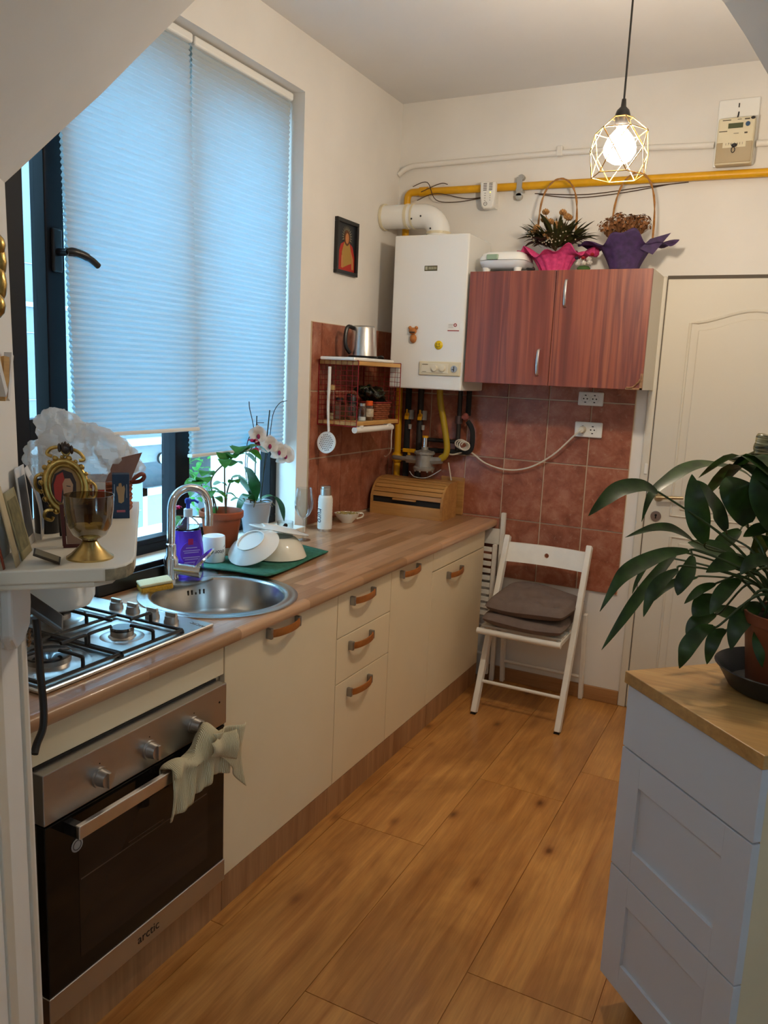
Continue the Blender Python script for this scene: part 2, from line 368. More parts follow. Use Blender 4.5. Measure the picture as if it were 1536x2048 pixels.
# ---------------- tiles
TW, TH, TC0, TRA = .2112, .3104, -.1719, 1.4918
m = M(); m.box(XW, .664, D - .006, D, .561, 1.802); m.build('grout_bed', grout_m, wall_back)
tx = [XW + .008] + [TC0 + TW * k for k in (-2, -1, 0, 1, 2, 3)] + [.664]
tz = [TRA + TH, TRA, TRA - TH, TRA - 2 * TH, TRA - 3 * TH]
def tile(x0, x1, z0, z1, parent, axis):
    g = .0026; mm = M(); b = .0015
    if axis == 'y':
        y0, y1 = D - .006, D - .0115 - random.random() * .0006
        mm.hexa([(x0 + g, y0, z0 + g), (x1 - g, y0, z0 + g), (x1 - g, y0, z1 - g), (x0 + g, y0, z1 - g), (x0 + g + b, y1, z0 + g + b), (x1 - g - b, y1, z0 + g + b), (x1 - g - b, y1, z1 - g - b), (x0 + g + b, y1, z1 - g - b)])
    else:
        y0, y1 = XW + .006, XW + .0115 + random.random() * .0006
        mm.hexa([(y0, x0 + g, z0 + g), (y0, x0 + g, z1 - g), (y0, x1 - g, z1 - g), (y0, x1 - g, z0 + g), (y1, x0 + g + b, z0 + g + b), (y1, x0 + g + b, z1 - g - b), (y1, x1 - g - b, z1 - g - b), (y1, x1 - g - b, z0 + g + b)])
    mm.build('tile', tile_m, parent)
for xa, xb in zip(tx, tx[1:]):
    for za, zb in zip(tz[1:], tz): tile(xa, xb, za, zb, wall_back, 'y')
m = M(); m.box(XW, XW + .006, 2.003, D, .86, 1.802); m.build('grout_bed', grout_m, wall_left)
ty = [2.003, 2.08, 2.293, 2.506, 2.719, D - .012]
tzl = [TRA + TH, TRA, TRA - TH, TRA - 2 * TH]
for ya, yb in zip(ty, ty[1:]):
    for za, zb in zip(tzl[1:], tzl): tile(ya, yb, max(za, .864), zb, wall_left, 'x')
# ---------------- window
win = thing('window_1', 'dark aluminium window with narrow side light and two blinds', None, (-.74, 1.15, .888), kind='structure')
xf0, xf1 = -.80, -.74
def wbox(name, y0, y1, z0, z1, x0=xf0, x1=xf1, mt=blackm, bev=.004, par=None):
    return M().box(x0, x1, y0, y1, z0, z1).build(name, mt, par or win, bevel=bev)
wbox('frame_bottom', .40, 1.91, .888, .925); wbox('frame_top', .40, 1.91, 2.68, 2.728); wbox('frame_side', 1.862, 1.91, .925, 2.68); wbox('frame_side', .40, .50, .925, 2.68)
wbox('mullion', .50, .585, .925, 2.68, -.81, -.735)
wbox('mullion', 1.235, 1.315, .925, 2.68, -.81, -.738)
wbox('transom', .585, .655, 1.335, 1.40)
sash = wbox('sash_stile', .652, .722, .925, 2.68, -.79, -.725)
wbox('sash_rail', .722, 1.235, .925, .945, -.79, -.735); wbox('sash_rail', 1.315, 1.862, .925, .945, -.79, -.735)
wbox('sash_rail', .722, 1.235, 2.63, 2.68, -.79, -.735); wbox('sash_rail', 1.315, 1.862, 2.63, 2.68, -.79, -.735)
def wpane():
    t = NT('window_pane'); nt = t.t; tr = t.n('ShaderNodeBsdfTransparent'); gl = t.n('ShaderNodeBsdfGlossy'); gl.inputs['Roughness'].default_value = .02
    lw = t.n('ShaderNodeLayerWeight'); pw = t.n('ShaderNodeMath', operation='POWER'); pw.inputs[1].default_value = 4.; fr = t.n('ShaderNodeMath', operation='MULTIPLY_ADD'); fr.inputs[1].default_value = .6; fr.inputs[2].default_value = .035; t.l(lw.outputs['Facing'], pw.inputs[0]); t.l(pw.outputs[0], fr.inputs[0]); mx = t.n('ShaderNodeMixShader'); tr.inputs[0].default_value = (.94, .97, .98, 1)
    t.l(fr.outputs[0], mx.inputs[0]); t.l(tr.outputs[0], mx.inputs[1]); t.l(gl.outputs[0], mx.inputs[2]); t.l(mx.outputs[0], nt.nodes['Material Output'].inputs[0]); return t.m
pane_m = wpane()
for y0, y1, z0, z1 in ((.585, .652, 1.40, 2.68), (.585, .652, .925, 1.335), (.722, 1.235, .945, 2.63), (1.315, 1.862, .945, 2.63)):
    wbox('pane', y0, y1, z0, z1, -.772, -.768, pane_m, 0)
# handle
hd = M().box(-.725, -.712, .668, .705, 1.845, 1.975).build('handle_plate', black, sash, bevel=.006)
m = M(); m.cyl((-.712, .688, 1.905), (-.672, .690, 1.905), .012, .011); m.tube(smoothpath([(-.675, .688, 1.905), (-.668, .705, 1.907), (-.662, .735, 1.903), (-.660, .768, 1.892), (-.662, .796, 1.878)]), [.013] * 8 + [.012] * 8 + [.010] * 9, 10)
m.build('handle', black, sash, smooth=True)
# ---------------- blinds
def blind(name, lab, y0, y1, ztop, zbot, xt, xb, pitch, zrail):
    o = thing(name, lab, 'blind', ((xt + xb) / 2, (y0 + y1) / 2, zbot), 'cellular window blinds')
    M().box(xt - .022, xt + .022, y0, y1, zrail, zrail + .032).build('head_rail', white_gloss, o, bevel=.008, seg=3)
    n = int((ztop - zbot) / pitch)
    m = M()
    def px(t, side): return xt + (xb - xt) * t + side
    vs_, fs = [], []
    for i in range(2 * n + 1):
        t = i / (2 * n); z = ztop + (zbot + .012 - ztop) * t; d = .009 if i % 2 else .0015
        vs_ += [(px(t, d), y0 + .003, z), (px(t, d), y1 - .003, z), (px(t, -d), y0 + .003, z), (px(t, -d), y1 - .003, z)]
    for i in range(2 * n):
        a = 4 * i; fs += [(a, a + 1, a + 5, a + 4), (a + 3, a + 2, a + 6, a + 7)]
    m.add(vs_, fs); m.build('pleated_fabric', blind_m, o)
    M().box(xb - .013, xb + .013, y0, y1, zbot, zbot + .014).build('bottom_rail', plastic_w, o, bevel=.004)
    return o
blind('pleated_blind', 'white cellular blind hanging beside the black window handle, shorter one', .68, 1.262, 2.69, 1.343, -.700, -.655, .0185, 2.69)
blind('pleated_blind', 'white cellular blind over the potted plants, hanging lower', 1.272, 1.895, 2.69, 1.235, -.702, -.702, .0185, 2.69)
# ---------------- door in the back wall
door = thing('door_1', 'cream white interior door with arched raised panel', None, (1.13, D, 0), kind='structure')
M().box(.757, 1.52, D - .012, D, .005, 2.062).build('door_leaf', white, door, bevel=.004)
m = M(); m.box(.716, .753, D - .014, D, 0, 2.075); m.build('door_trim', white, door, bevel=.006)
m = M(); m.box(1.524, 1.56, D - .014, D, 0, 2.075); m.build('door_trim', white, door, bevel=.006)
m = M(); m.box(.753, 1.524, D - .004, D, 2.062, 2.078); m.build('head_gap', P('gap_dark', (.12, .10, .08), .9), door)
m = M(); m.box(.7525, .7575, D - .006, D, 0, 2.062); m.build('side_gap', MATS['gap_dark'], door)
def arch_panel(x0, x1, z0, z1, rise):
    pts = [(x0, z0), (x1, z0), (x1, z1)]
    for i in range(1, 16):
        t = i / 16; x = x1 + (x0 - x1) * t; pts.append((x, z1 + rise * (.5 - .5 * math.cos(2 * math.pi * t)) ** 1.0))
    pts.append((x0, z1)); return pts
for (x0, x1, z0, z1, rs) in ((.872, 1.405, .985, 1.868, .055), (.885, 1.405, .16, .885, 0.)):
    pl_ = arch_panel(x0, x1, z0, z1, rs); cx_, cz_ = (x0 + x1) / 2, (z0 + z1) / 2
    mo = M().tube([(x, D - .012, z) for x, z in pl_], .0065, 8, closed=True).build('panel_moulding', white, door, smooth=True)
    inner = [(cx_ + (x - cx_) * .86, cz_ + (z - cz_) * .93) for x, z in pl_]
    M().prism(inner, lambda u, v, k: (u, D - (.0185 if k == 0 else .011), v)).build('raised_panel', white, door, bevel=.005)
mb = P('aged_brass_handle', (.45, .36, .22), .35, .8)
m = M(); m.cyl((.812, D - .012, 1.068), (.812, D - .05, 1.068), .009); m.tube([(.806, D - .05, 1.068), (.87, D - .052, 1.074), (.925, D - .048, 1.078)], [.009, .008, .007], 10)
m.cyl((.812, D - .012, 1.068), (.812, D - .017, 1.068), .022); m.build('door_handle', mb, door, smooth=True)
m = M(); m.cyl((.808, D - .012, .975), (.808, D - .018, .975), .024); m.build('key_rosette', P('rosette', (.20, .15, .13), .5, .3), door, smooth=True)
m = M(); m.cyl((.808, D - .0175, .98), (.808, D - .0192, .98), .0055); m.box(.805, .811, D - .0192, D - .0175, .964, .98); m.build('keyhole', inside, door)
m = M(); m.box(.735, .75, D - .022, D - .012, 1.17, 1.22); m.build('hinge_cover', plastic_w, door, bevel=.003)
# ================================================================== left run of units
ZB = .108; ZU = .826
def bow_handle(parent, y0, y1, z, x=0.0):
    h = M().tube(smoothpath([(x + .012, y0 + .004, z), (x + .026, y0 + .03, z), (x + .033, (y0 + y1) / 2, z), (x + .026, y1 - .03, z), (x + .012, y1 - .004, z)]), .0045, 6)
    # flatten into a strap
    cz = z
    for v in h.v: v.z = cz + (v.z - cz) * 3.0
    o = h.build('handle', leather, parent, smooth=True)
    for yy in (y0, y1 - .012): M().box(x, x + .020, yy, yy + .012, z - .0165, z + .0165).build('handle_clip', pewter, o, bevel=.002)
    return o
def unit(name, lab, y0, y1, grp='base units under the worktop'):
    o = thing(name, lab, 'cabinet', (-.3, (y0 + y1) / 2, 0), grp)
    m = M(); m.box(-.56, -.02, y0 + .002, y0 + .018, ZB, ZU); m.box(-.56, -.02, y1 - .018, y1 - .002, ZB, ZU); m.box(-.56, -.545, y0 + .018, y1 - .018, ZB, ZU); m.box(-.545, -.02, y0 + .018, y1 - .018, ZB, ZB + .016)
    m.build('carcass', cream, o)
    return o
def front(o, name, y0, y1, z0, z1): return M().box(-.018, 0, y0 + .0015, y1 - .0015, z0 + .0015, z1 - .0015).build(name, cream, o, bevel=.0015)
def plinth(o, y0, y1): return M().box(-.018, -.001, y0 + .0008, y1 - .0008, 0, ZB - .001).build('plinth', oak_plinth, o, bevel=.001)
oc = unit('oven_housing', 'cream oven housing unit with plain top filler over the built-in oven', -.045, .60)
front(oc, 'filler_panel', -.045, .598, .737, ZU); plinth(oc, -.045, .598)
sc_ = unit('sink_cabinet', 'cream base cabinet with one wide door between oven and drawers', .60, 1.225)
d_ = front(sc_, 'door', .60, 1.225, ZB, ZU); bow_handle(d_, .797, .963, .80); plinth(sc_, .598, 1.196)
dc = unit('drawer_cabinet', 'cream base cabinet with three stacked drawers and leather bow handles', 1.225, 1.642)
for z0, z1, zh in ((.657, ZU, .780), (.486, .657, .612), (ZB, .486, .435)):
    d_ = front(dc, 'drawer', 1.225, 1.642, z0, z1); bow_handle(d_, 1.310, 1.478, zh)
plinth(dc, 1.196, 1.648)
c4 = unit('narrow_cabinet', 'cream base cabinet with one narrow full-height door beside the drawers', 1.642, 2.051)
d_ = front(c4, 'door', 1.642, 2.051, ZB, ZU); bow_handle(d_, 1.715, 1.883, .792); plinth(c4, 1.648, 2.066)
c5 = unit('end_cabinet', 'cream base cabinet at the chair end with top filler above its door', 2.051, 2.712)
front(c5, 'filler_panel', 2.051, 2.712, .732, ZU); d_ = front(c5, 'door', 2.051, 2.712, ZB, .730); bow_handle(d_, 2.217, 2.388, .684); plinth(c5, 2.066, 2.712)
# ---------------- worktop with the sink cut-out
wt = thing('worktop', 'butcher-block worktop running along the window wall', 'worktop', (-.3, 1.36, .83))
SX, SY, SR = -.238, .872, .236
m = M(); X0, X1 = -.634, .008; zt, zb = ZT, ZU + .001
def slab(y0, y1): m.add([(X0, y0, zt), (X1, y0, zt), (X1, y1, zt), (X0, y1, zt)], [(0, 1, 2, 3)]); m.add([(X0, y0, zb), (X1, y0, zb), (X1, y1, zb), (X0, y1, zb)], [(3, 2, 1, 0)])
YA, YB = SY - .3, SY + .3
slab(-.10, YA); slab(YB, D - .012)
n = 64; circ, rect = [], []
for i in range(n):
    t = 2 * math.pi * i / n; c, s_ = math.cos(t), math.sin(t); circ.append((SX + SR * c, SY + SR * s_))
    k = min(((X1 - SX) / c if c > 1e-6 else ((X0 - SX) / c if c < -1e-6 else 9)), (.3 / abs(s_) if abs(s_) > 1e-6 else 9)); rect.append((SX + k * c, SY + k * s_))
for zz, flip in ((zt, 0), (zb, 1)):
    f_ = [(i, (i + 1) % n, n + (i + 1) % n, n + i) for i in range(n)]
    m.add([(x, y, zz) for x, y in circ] + [(x, y, zz) for x, y in rect], [g[::-1] for g in f_] if not flip else f_)
for cx_, cy_ in ((X0, YA), (X0, YB), (X1, YA), (X1, YB)):      # corners cut off by the radial fan
    ns = sorted(range(n), key=lambda i: (rect[i][0] - cx_) ** 2 + (rect[i][1] - cy_) ** 2)[:2]
    for zz in (zt, zb): m.add([(cx_, cy_, zz)] + [(rect[i][0], rect[i][1], zz) for i in ns], [(0, 1, 2)])
m.add([(x, y, zz) for zz in (zt, zb) for x, y in circ], [(i, (i + 1) % n, n + (i + 1) % n, n + i) for i in range(n)])
m.add([(X0, -.10, zb), (X1, -.10, zb), (X1, -.10, zt), (X0, -.10, zt)], [(0, 1, 2, 3)])
m.build('board', block_m, wt)
# rounded front edge
pr_ = [(.008, zb), (.022, zb + .002), (.026, zb + .007), (.027, zb + .014), (.027, zt - .012), (.0255, zt - .006), (.021, zt - .002), (.008, zt)]
m = M(); m.prism(pr_, lambda u, v, k: (u, -.10 if k == 0 else D - .012, v)); m.build('front_edge', block_m, wt, smooth=35)
# ---------------- oven
ov = thing('oven', 'built-in steel oven with black glass door and three knobs', 'oven', (.0, .265, .13))
oy0, oy1 = -.041, .566
M().box(-.52, .005, oy0 + .02, oy1 - .02, .135, .725).build('body', inside, ov)
M().box(.0, .035, oy0, oy1, .615, .731).build('control_panel', steel_d, ov, bevel=.002)
M().box(.0, .002, oy0 + .005, oy1 - .005, .724, .738).build('top_gap', inside, ov)
dr = M().box(.004, .032, oy0 + .003, oy1 - .003, .200, .609).build('door', ovenglass, ov, bevel=.003)
M().box(.0321, .0327, oy0 + .09, oy1 - .075, .245, .545).build('door_window', P('oven_window', (.020, .014, .011), .07, spec=.35), dr)
m = M(); m.box(.0325, .0331, oy0 + .095, oy1 - .08, .4375, .4405); m.box(.0325, .0331, oy0 + .24, oy0 + .36, .449, .4505); m.build('rack_line', P('rack_steel', (.11, .085, .065), .4, .5), dr)
M().box(.002, .034, oy0, oy1, .136, .200).build('bottom_trim', steel_d, ov, bevel=.002)
hm = M(); hm.box(.066, .080, oy0 + .052, oy1 - .045, .572, .603)
hb = hm.build('handle', steel, ov, bevel=.002)
for yy in (oy0 + .052, oy1 - .065): M().box(.032, .07, yy, yy + .020, .574, .601).build('handle_bracket', black, hb)
for yk in (.112, .269, .431):
    k = M(); k.cyl((.035, yk, .660), (.040, yk, .660), .024, .0235, 28); k.cyl((.040, yk, .660), (.062, yk, .660), .020, .0175, 28)
    ko = k.build('knob', steel_d, ov, smooth=True)
    M().box(.061, .068, yk - .004, yk + .004, .642, .678).build('knob_grip', steel_d, ko, bevel=.001)
    M().cyl((.035, yk, .693), (.0355, yk, .693), .0016).build('mark', inside, ov)
M().cyl((.035, .535, .685), (.0356, .535, .685), .003).build('indicator', inside, ov)
st = M().cyl((.0331, .045, .528), (.0336, .045, .528), .016, .016, 28).build('round_sticker', P('sticker', (.35, .34, .33), .5), dr)
ring = [(.0337, .045 + .011 * math.cos(t * .3927), .528 + .011 * math.sin(t * .3927)) for t in range(16)]
M().tube(ring, .0012, 6, closed=True).build('sticker_ring', P('sticker_ink', (.06, .06, .06), .6), st)
text('arctic', .034, frame_T((.0342, .262, .168), (0, 1, 0), (0, 0, 1)), inside, 'lettering', ov)
# ---------------- kitchen towel on the oven handle
def towel():
    m = M()
    def fl(u, v):       # front flap: hangs from the handle, longer to the left, gathered
        y = .292 + u * .215; rip = .006 * math.sin(u * 18 + v * 3) + .003 * math.sin(u * 41)
        low = .475 + .07 * u ** 1.3 if u < .75 else .475 + .07 * .75 ** 1.3 - (u - .75) * .05
        z = .612 + (low - .612) * v
        return (.086 + rip * (.4 + v) + .010 * v * (1 - v), y - .03 * v * (1 - u) * .3, z)
    m.grid(fl, 44, 16)
    return m
cloth = NT('waffle_cotton'); wv = cloth.n('ShaderNodeTexWave'); wv.wave_type = 'BANDS'; wv.bands_direction = 'Y'; wv.inputs['Scale'].default_value = 95; wv.inputs['Distortion'].default_value = 3.
cloth.l(cloth.coord(), wv.inputs['Vector']); cloth.l(cloth.ramp(wv.outputs['Fac'], [(.2, hx('#c2b48e')), (.8, hx('#dacfae'))]), cloth.b.inputs['Base Color']); cloth.set(Roughness=.95); cloth.bump(wv.outputs['Fac'], .5, .004)
cloth_m = cloth.m
tw = thing('kitchen_towel', 'crumpled cream waffle towel hung over the oven handle', 'towel', (.085, .42, .46))
towel().build('front_flap', cloth_m, tw, smooth=True, solid=.003)
m = M()
def roll(u, v):          # bunched top over the bar, rising towards its far end
    y = .288 + u * .225; rise = .02 + .055 * math.exp(-((u - .68) / .24) ** 2); t = math.pi * (1.12 - 1.24 * v)
    r = .024 + .006 * math.sin(u * 23) + .004 * math.sin(v * 9 + u * 11)
    return (.073 + r * math.cos(t), y + .004 * math.sin(v * 12 + u * 7), .592 + rise * math.sin(max(0, t)) + .012 * math.sin(u * 13) * math.sin(max(0, t)))
m.grid(roll, 40, 20); m.build('bunched_top', cloth_m, tw, smooth=True, solid=.003)
m = M()
def corner(u, v):        # corner flap that falls past the door edge
    y = .425 + .135 * u + .02 * v; z = .655 - .02 * u - v * (.05 + .15 * u); return (.100 + .012 * math.sin(u * 9 + v * 4) - .01 * v, y, z)
m.grid(corner, 22, 22); m.build('corner_flap', cloth_m, tw, smooth=True, solid=.003)
m = M()
def fold(u, v):
    y = .405 + .10 * u; z = .640 - .035 * v - .05 * u * v; return (.108 + .008 * math.sin(u * 7 + 1) + .010 * math.sin(v * 3.1), y, z)
m.grid(fold, 18, 14); m.build('fold', cloth_m, tw, smooth=True, solid=.003)
# ---------------- gas hob
hb = thing('gas_hob', 'stainless gas hob with four burners and black pan grates', 'hob', (-.3, .32, ZT))
hx0, hx1, hy0, hy1 = -.555, -.046, .030, .612
M().box(hx0, hx1, hy0, hy1, ZT + .001, ZT + .012).build('plate', steel, hb, bevel=.006, seg=3)
zp = ZT + .012
burn = [(-.172, .390, .030), (-.176, .158, .052), (-.425, .395, .040), (-.425, .165, .036)]
for bx, by, br in burn:
    dish_ = M().lathe([(br * 1.9, 0), (br * 1.75, .0025), (br * 1.2, .001), (br * 1.05, .0045), (0, .0045)], (bx, by, zp)).build('burner_dish', steel, hb, smooth=True)
    M().lathe([(br, .004), (br, .016), (br * .96, .018), (0, .018)], (bx, by, zp)).build('burner_ring', steel_d, hb, smooth=True)
    M().lathe([(br * 1.02, .018), (br * 1.03, .022), (br * .9, .026), (0, .027)], (bx, by, zp)).build('burner_cap', P('burner_enamel', (.02, .021, .024), .18, coat=.5), hb, smooth=True)
zg = zp + .036
def grate(y0, y1):
    g = M(); r = .0048; x0, x1 = hx0 + .025, hx1 - .018
    g.tube(smoothpath([(x0, y0, zp + .008), (x1, y0, zp + .008)], 1), r, 8); g.tube([(x0, y1, zp + .008), (x1, y1, zp + .008)], r, 8); g.tube([(x0, y0, zp + .008), (x0, y1, zp + .008)], r, 8); g.tube([(x1, y0, zp + .008), (x1, y1, zp + .008)], r, 8)
    for xc in (-.175, -.425):
        for sx_, sy_ in ((0, 1), (0, -1), (1, 0), (-1, 0)):
            if sy_:
                ye = y1 if sy_ > 0 else y0; g.tube(smoothpath([(xc, ye, zp + .008), (xc, ye, zg - .008), (xc, ye - sy_ * .008, zg), (xc, (y0 + y1) / 2 + sy_ * .035, zg)], 4), r * .95, 8)
            else:
                xe = (x1 if sx_ > 0 else -.30) if xc > -.3 else (-.30 if sx_ > 0 else x0); g.tube(smoothpath([(xe, (y0 + y1) / 2, zp + .008), (xe, (y0 + y1) / 2, zg - .008), (xe - sx_ * .008, (y0 + y1) / 2, zg), (xc + sx_ * .035, (y0 + y1) / 2, zg)], 4), r * .95, 8)
    g.tube([(-.30, y0, zp + .008), (-.30, y1, zp + .008)], r, 8)
    for fx, fy in ((x0, y0), (x1, y0), (x0, y1), (x1, y1)): g.cyl((fx, fy, zp), (fx, fy, zp + .008), .006, .005, 8)
    return g.build('grate', iron, hb, smooth=True)
grate(.048, .272); grate(.280, .498)
for kx, ky in ((-.365, .560), (-.297, .556), (-.219, .552), (-.146, .548)):
    k = M(); k.lathe([(.0205, 0), (.0205, .006), (.0185, .010), (.0175, .020), (0, .020)], (kx, ky, zp)); ko = k.build('knob', steel_d, hb, smooth=True)
    M().box(kx - .019, kx + .019, ky - .0045, ky + .0045, zp + .019, zp + .030).build('knob_grip', steel, ko, bevel=.002)
text('ARCTIC', .016, frame_T((-.075, .575, zp + .0003), (-1, .2, 0), (-.2, -1, 0)), P('print_grey', (.2, .2, .2), .5), 'lettering', hb)
# pot
pt = thing('cooking_pot', 'white enamel pot on the back burner under the small shelf', 'pot', (-.425, .395, zg + .005))
M().lathe([(0, 0), (.070, 0), (.088, .008), (.098, .03), (.100, .10), (.103, .104), (.098, .104), (.095, .03), (.07, .006), (0, .005)], (-.415, .395, zg + .005), 36).build('body', white_gloss, pt, smooth=True)
for s_ in (-1, 1):
    M().tube(smoothpath([(-.415 + s_ * .098, .365, zg + .085), (-.415 + s_ * .135, .375, zg + .09), (-.415 + s_ * .135, .415, zg + .09), (-.415 + s_ * .098, .425, zg + .085)]), .005, 8).build('handle', black, pt, smooth=True)
# ---------------- sink and tap
sk = thing('sink', 'round stainless steel inset sink with stepped rim', 'sink', (SX, SY, ZT - .15))
M().lathe([(.252, .0005), (.252, .004), (.240, .006), (.228, .004), (.222, .007), (.212, .004), (.205, -.004), (.192, -.10), (.175, -.135), (.12, -.148), (.04, -.152), (0, -.152)], (SX, SY, ZT), 64).build('bowl', P('sink_steel', (.50, .49, .47), .26, 1., var=.05, vs_=8), sk, smooth=60)
M().lathe([(.0, -.149), (.035, -.149), (.038, -.146), (.03, -.144), (0, -.146)], (SX, SY, ZT), 24).build('drain', chrome, sk, smooth=True)
m = M()
for i, t in enumerate((2.50, 2.57, 2.64, 2.71, 2.78)):
    c, s_ = math.cos(t), math.sin(t); hgt = .013 if i != 2 else .004; T = frame_T((SX + .2008 * c, SY + .2008 * s_, ZT - .045), (-s_, c, 0), (0, 0, 1))
    mm = M(T); mm.box(-.0026, .0026, -hgt, hgt, -.002, .002); m.add(mm.v, mm.f)
m.build('overflow_slots', inside, sk)
# tap ledge
m = M(); m.lathe([(0, 0), (.075, 0), (.075, .004), (.066, .006), (0, .006)], (-.452, .985, ZT), 36, 1, 1.6); m.build('tap_ledge', P('sink_steel', 0), sk, smooth=50)
tp = thing('kitchen_tap', 'tall chrome swan-neck mixer tap behind the sink', 'tap', (-.488, .93, ZT))
zb_ = ZT + .006
M().lathe([(0, 0), (.027, 0), (.027, .004), (.0245, .008), (.0245, .064), (.022, .074), (.0175, .080), (.0175, .118), (.0145, .121), (0, .121)], (-.488, .93, zb_)).build('body', chrome, tp, smooth=True)
arc = [(-.488, .93, zb_ + .1), (-.488, .931, ZT + .20), (-.487, .934, ZT + .262), (-.478, .952, ZT + .297), (-.460, .985, ZT + .313), (-.440, 1.022, ZT + .302), (-.428, 1.043, ZT + .268), (-.425, 1.048, ZT + .225), (-.425, 1.049, ZT + .198)]
M().tube(smoothpath(arc), .0142, 16).build('spout', chrome, tp, smooth=True)
M().cyl((-.425, 1.049, ZT + .200), (-.425, 1.049, ZT + .178), .0145, .014).build('aerator', chrome, tp, smooth=True)
m = M(); m.cyl((-.486, .93, zb_ + .036), (-.395, .972, zb_ + .028), .019, .023); hdl = m.build('mixer_arm', chrome, tp, smooth=True)
mm = M(frame_T((-.415, .965, zb_ + .045), (.55, .62, .75), (-.75, .66, 0))); mm.lathe([(0, -.006), (.021, -.005), (.023, 0), (.021, .005), (0, .006)], (.030, 0, 0), 28, 2.5, 1.0)
mm.build('lever', chrome, hdl, smooth=True)
# ================================================================== things on the worktop and sill
ZS = .888
# sponge
T = frame_T((-.44, .80, ZT + .016), (.55, .83, .10), (-.83, .55, .03))
sp = thing('sponge', 'yellow and white dish sponge on the sink rim', 'sponge', (-.44, .80, ZT))
M(T).box(-.052, .052, -.034, .034, -.012, .008).build('foam', P('yellow_foam', '#c99a34', .95, var=.15, vs_=120, bump=.6, bs=220), sp, bevel=.006)
M(T).box(-.052, .052, -.034, .034, .0085, .018).build('scrub_side', P('pale_scrub', '#cfc29a', .95, bump=.5, bs=250), sp, bevel=.004)
# black tray
bt = thing('black_tray', 'long black plastic trough between hob and window', 'tray', (-.55, .74, ZT))
m = M(); x0, x1, y0, y1 = -.573, -.512, .632, .985; z0, z1 = ZT, ZT + .048
m.box(x0, x1, y0, y1, z0 + .0005, z0 + .004); m.box(x0, x0 + .003, y0, y1, z0, z1); m.box(x1 - .003, x1, y0, y1, z0, z1); m.box(x0 + .003, x1 - .003, y0, y0 + .003, z0, z1); m.box(x0 + .003, x1 - .003, y1 - .003, y1, z0, z1)
m.build('trough', black, bt); M().tube([(x0, y0, z1), (x1, y0, z1), (x1, y1, z1), (x0, y1, z1)], .003, 6, closed=True).build('rim', black, bt)
# dish soap bottle
so = thing('soap_bottle', 'clear pump bottle of violet dish soap behind the tap', 'bottle', (-.505, 1.035, ZT))
c = (-.505, 1.035, ZT + .006); e = (1.0, .6)
violet = P('violet_soap', '#5a2fd0', .08, var=.1, vs_=10, coat=.5, spec=.6)
vt = NT('violet_liquid'); vt.set(Base_Color=hx('#7c52f2'), Roughness=.03, IOR=1.35); vt.b.inputs['Transmission Weight'].default_value = .55
Rb = Matrix.Rotation(math.radians(60), 3, 'Z')
M().lathe([(0, 0), (.050, 0), (.056, .008), (.057, .06), (.053, .10), (.047, .135), (.044, .148), (0, .148)], c, 32, 1, .55, Rb).build('liquid', vt.m, so, smooth=True)
M().lathe([(.0445, .149), (.040, .165), (.028, .182), (.016, .192), (.0135, .198), (.0135, .204)], c, 32, 1, .6, Rb).build('clear_neck', glass, so, smooth=True, solid=.0012)
M().lathe([(.0155, .196), (.0155, .222), (.012, .225), (0, .225)], c, 20).build('cap', plastic_w, so, smooth=True)
m = M(); m.cyl((c[0], c[1], c[2] + .224), (c[0], c[1], c[2] + .245), .007, .007, 12); m.lathe([(0, .243), (.011, .243), (.012, .255), (.008, .261), (0, .262)], c, 16); m.tube([(c[0], c[1], c[2] + .252), (c[0] + .02, c[1] + .01, c[2] + .254), (c[0] + .032, c[1] + .016, c[2] + .246)], .0045, 8)
m.build('pump', P('blue_pump', '#2440b0', .3), so, smooth=True)
M().cyl((c[0], c[1], c[2] + .02), (c[0], c[1], c[2] + .2), .0035, .0035, 8).build('dip_tube', plastic_w, so)
lb = M(frame_T((c[0] + .031, c[1] - .019, c[2] + .062), (.5, .866, 0), (0, 0, 1)))
lab = lb.lathe([(0, 0), (.0405, 0), (.0405, .0012), (0, .0012)], (0, .012, 0), 32).build('label', P('violet_label', '#5d33c4', .35), so)
lt = P('label_print', '#9f9ae0', .5)
m = M(frame_T((c[0] + .0325, c[1] - .020, c[2] + .062), (.5, .866, 0), (0, 0, 1)))
for zz, ww in ((.030, .020), (.020, .030), (.013, .026), (-.004, .030), (-.011, .024), (-.022, .026), (-.034, .018)): m.box(-ww, ww, zz - .0014, zz + .0014, 0, .0005)
m.build('label_lines', lt, lab)
M(frame_T((c[0] + .0325, c[1] - .020, c[2] + .108), (.5, .866, 0), (0, 0, 1))).box(-.012, .006, -.005, .016, 0, .0006).build('brand_mark', P('magenta_print', '#9a1860', .4), so)
# green drying mat
gm = NT('green_mat'); f = gm.noise(gm.coord(), 60, 4); gm.l(gm.ramp(f, [(.3, hx('#1f5a4a')), (.7, hx('#2f7560'))]), gm.b.inputs['Base Color']); gm.set(Roughness=.9); gm.bump(f, .3, .002)
q = [(-.54, 1.095), (-.222, 1.105), (-.272, 1.60), (-.47, 1.655), (-.60, 1.40)]
m = M()
def matf(u, v):
    a = Vector((-.545, 1.085)).lerp(Vector((-.215, 1.10)), v); b = Vector((-.52, 1.665)).lerp(Vector((-.268, 1.60)), v); p = a.lerp(b, u)
    lift = .010 * max(0, math.sin(u * 5.0 + v * 4)) * (v ** 2) * (1 - u) + (.012 * (1 - u) ** 6 * v)
    return (p.x, p.y, ZT + .0075 + lift)
m.grid(matf, 26, 16); m.build('drying_mat', gm.m, smooth=True, solid=.004, label='dark green drying mat beside the round sink', cat='mat')
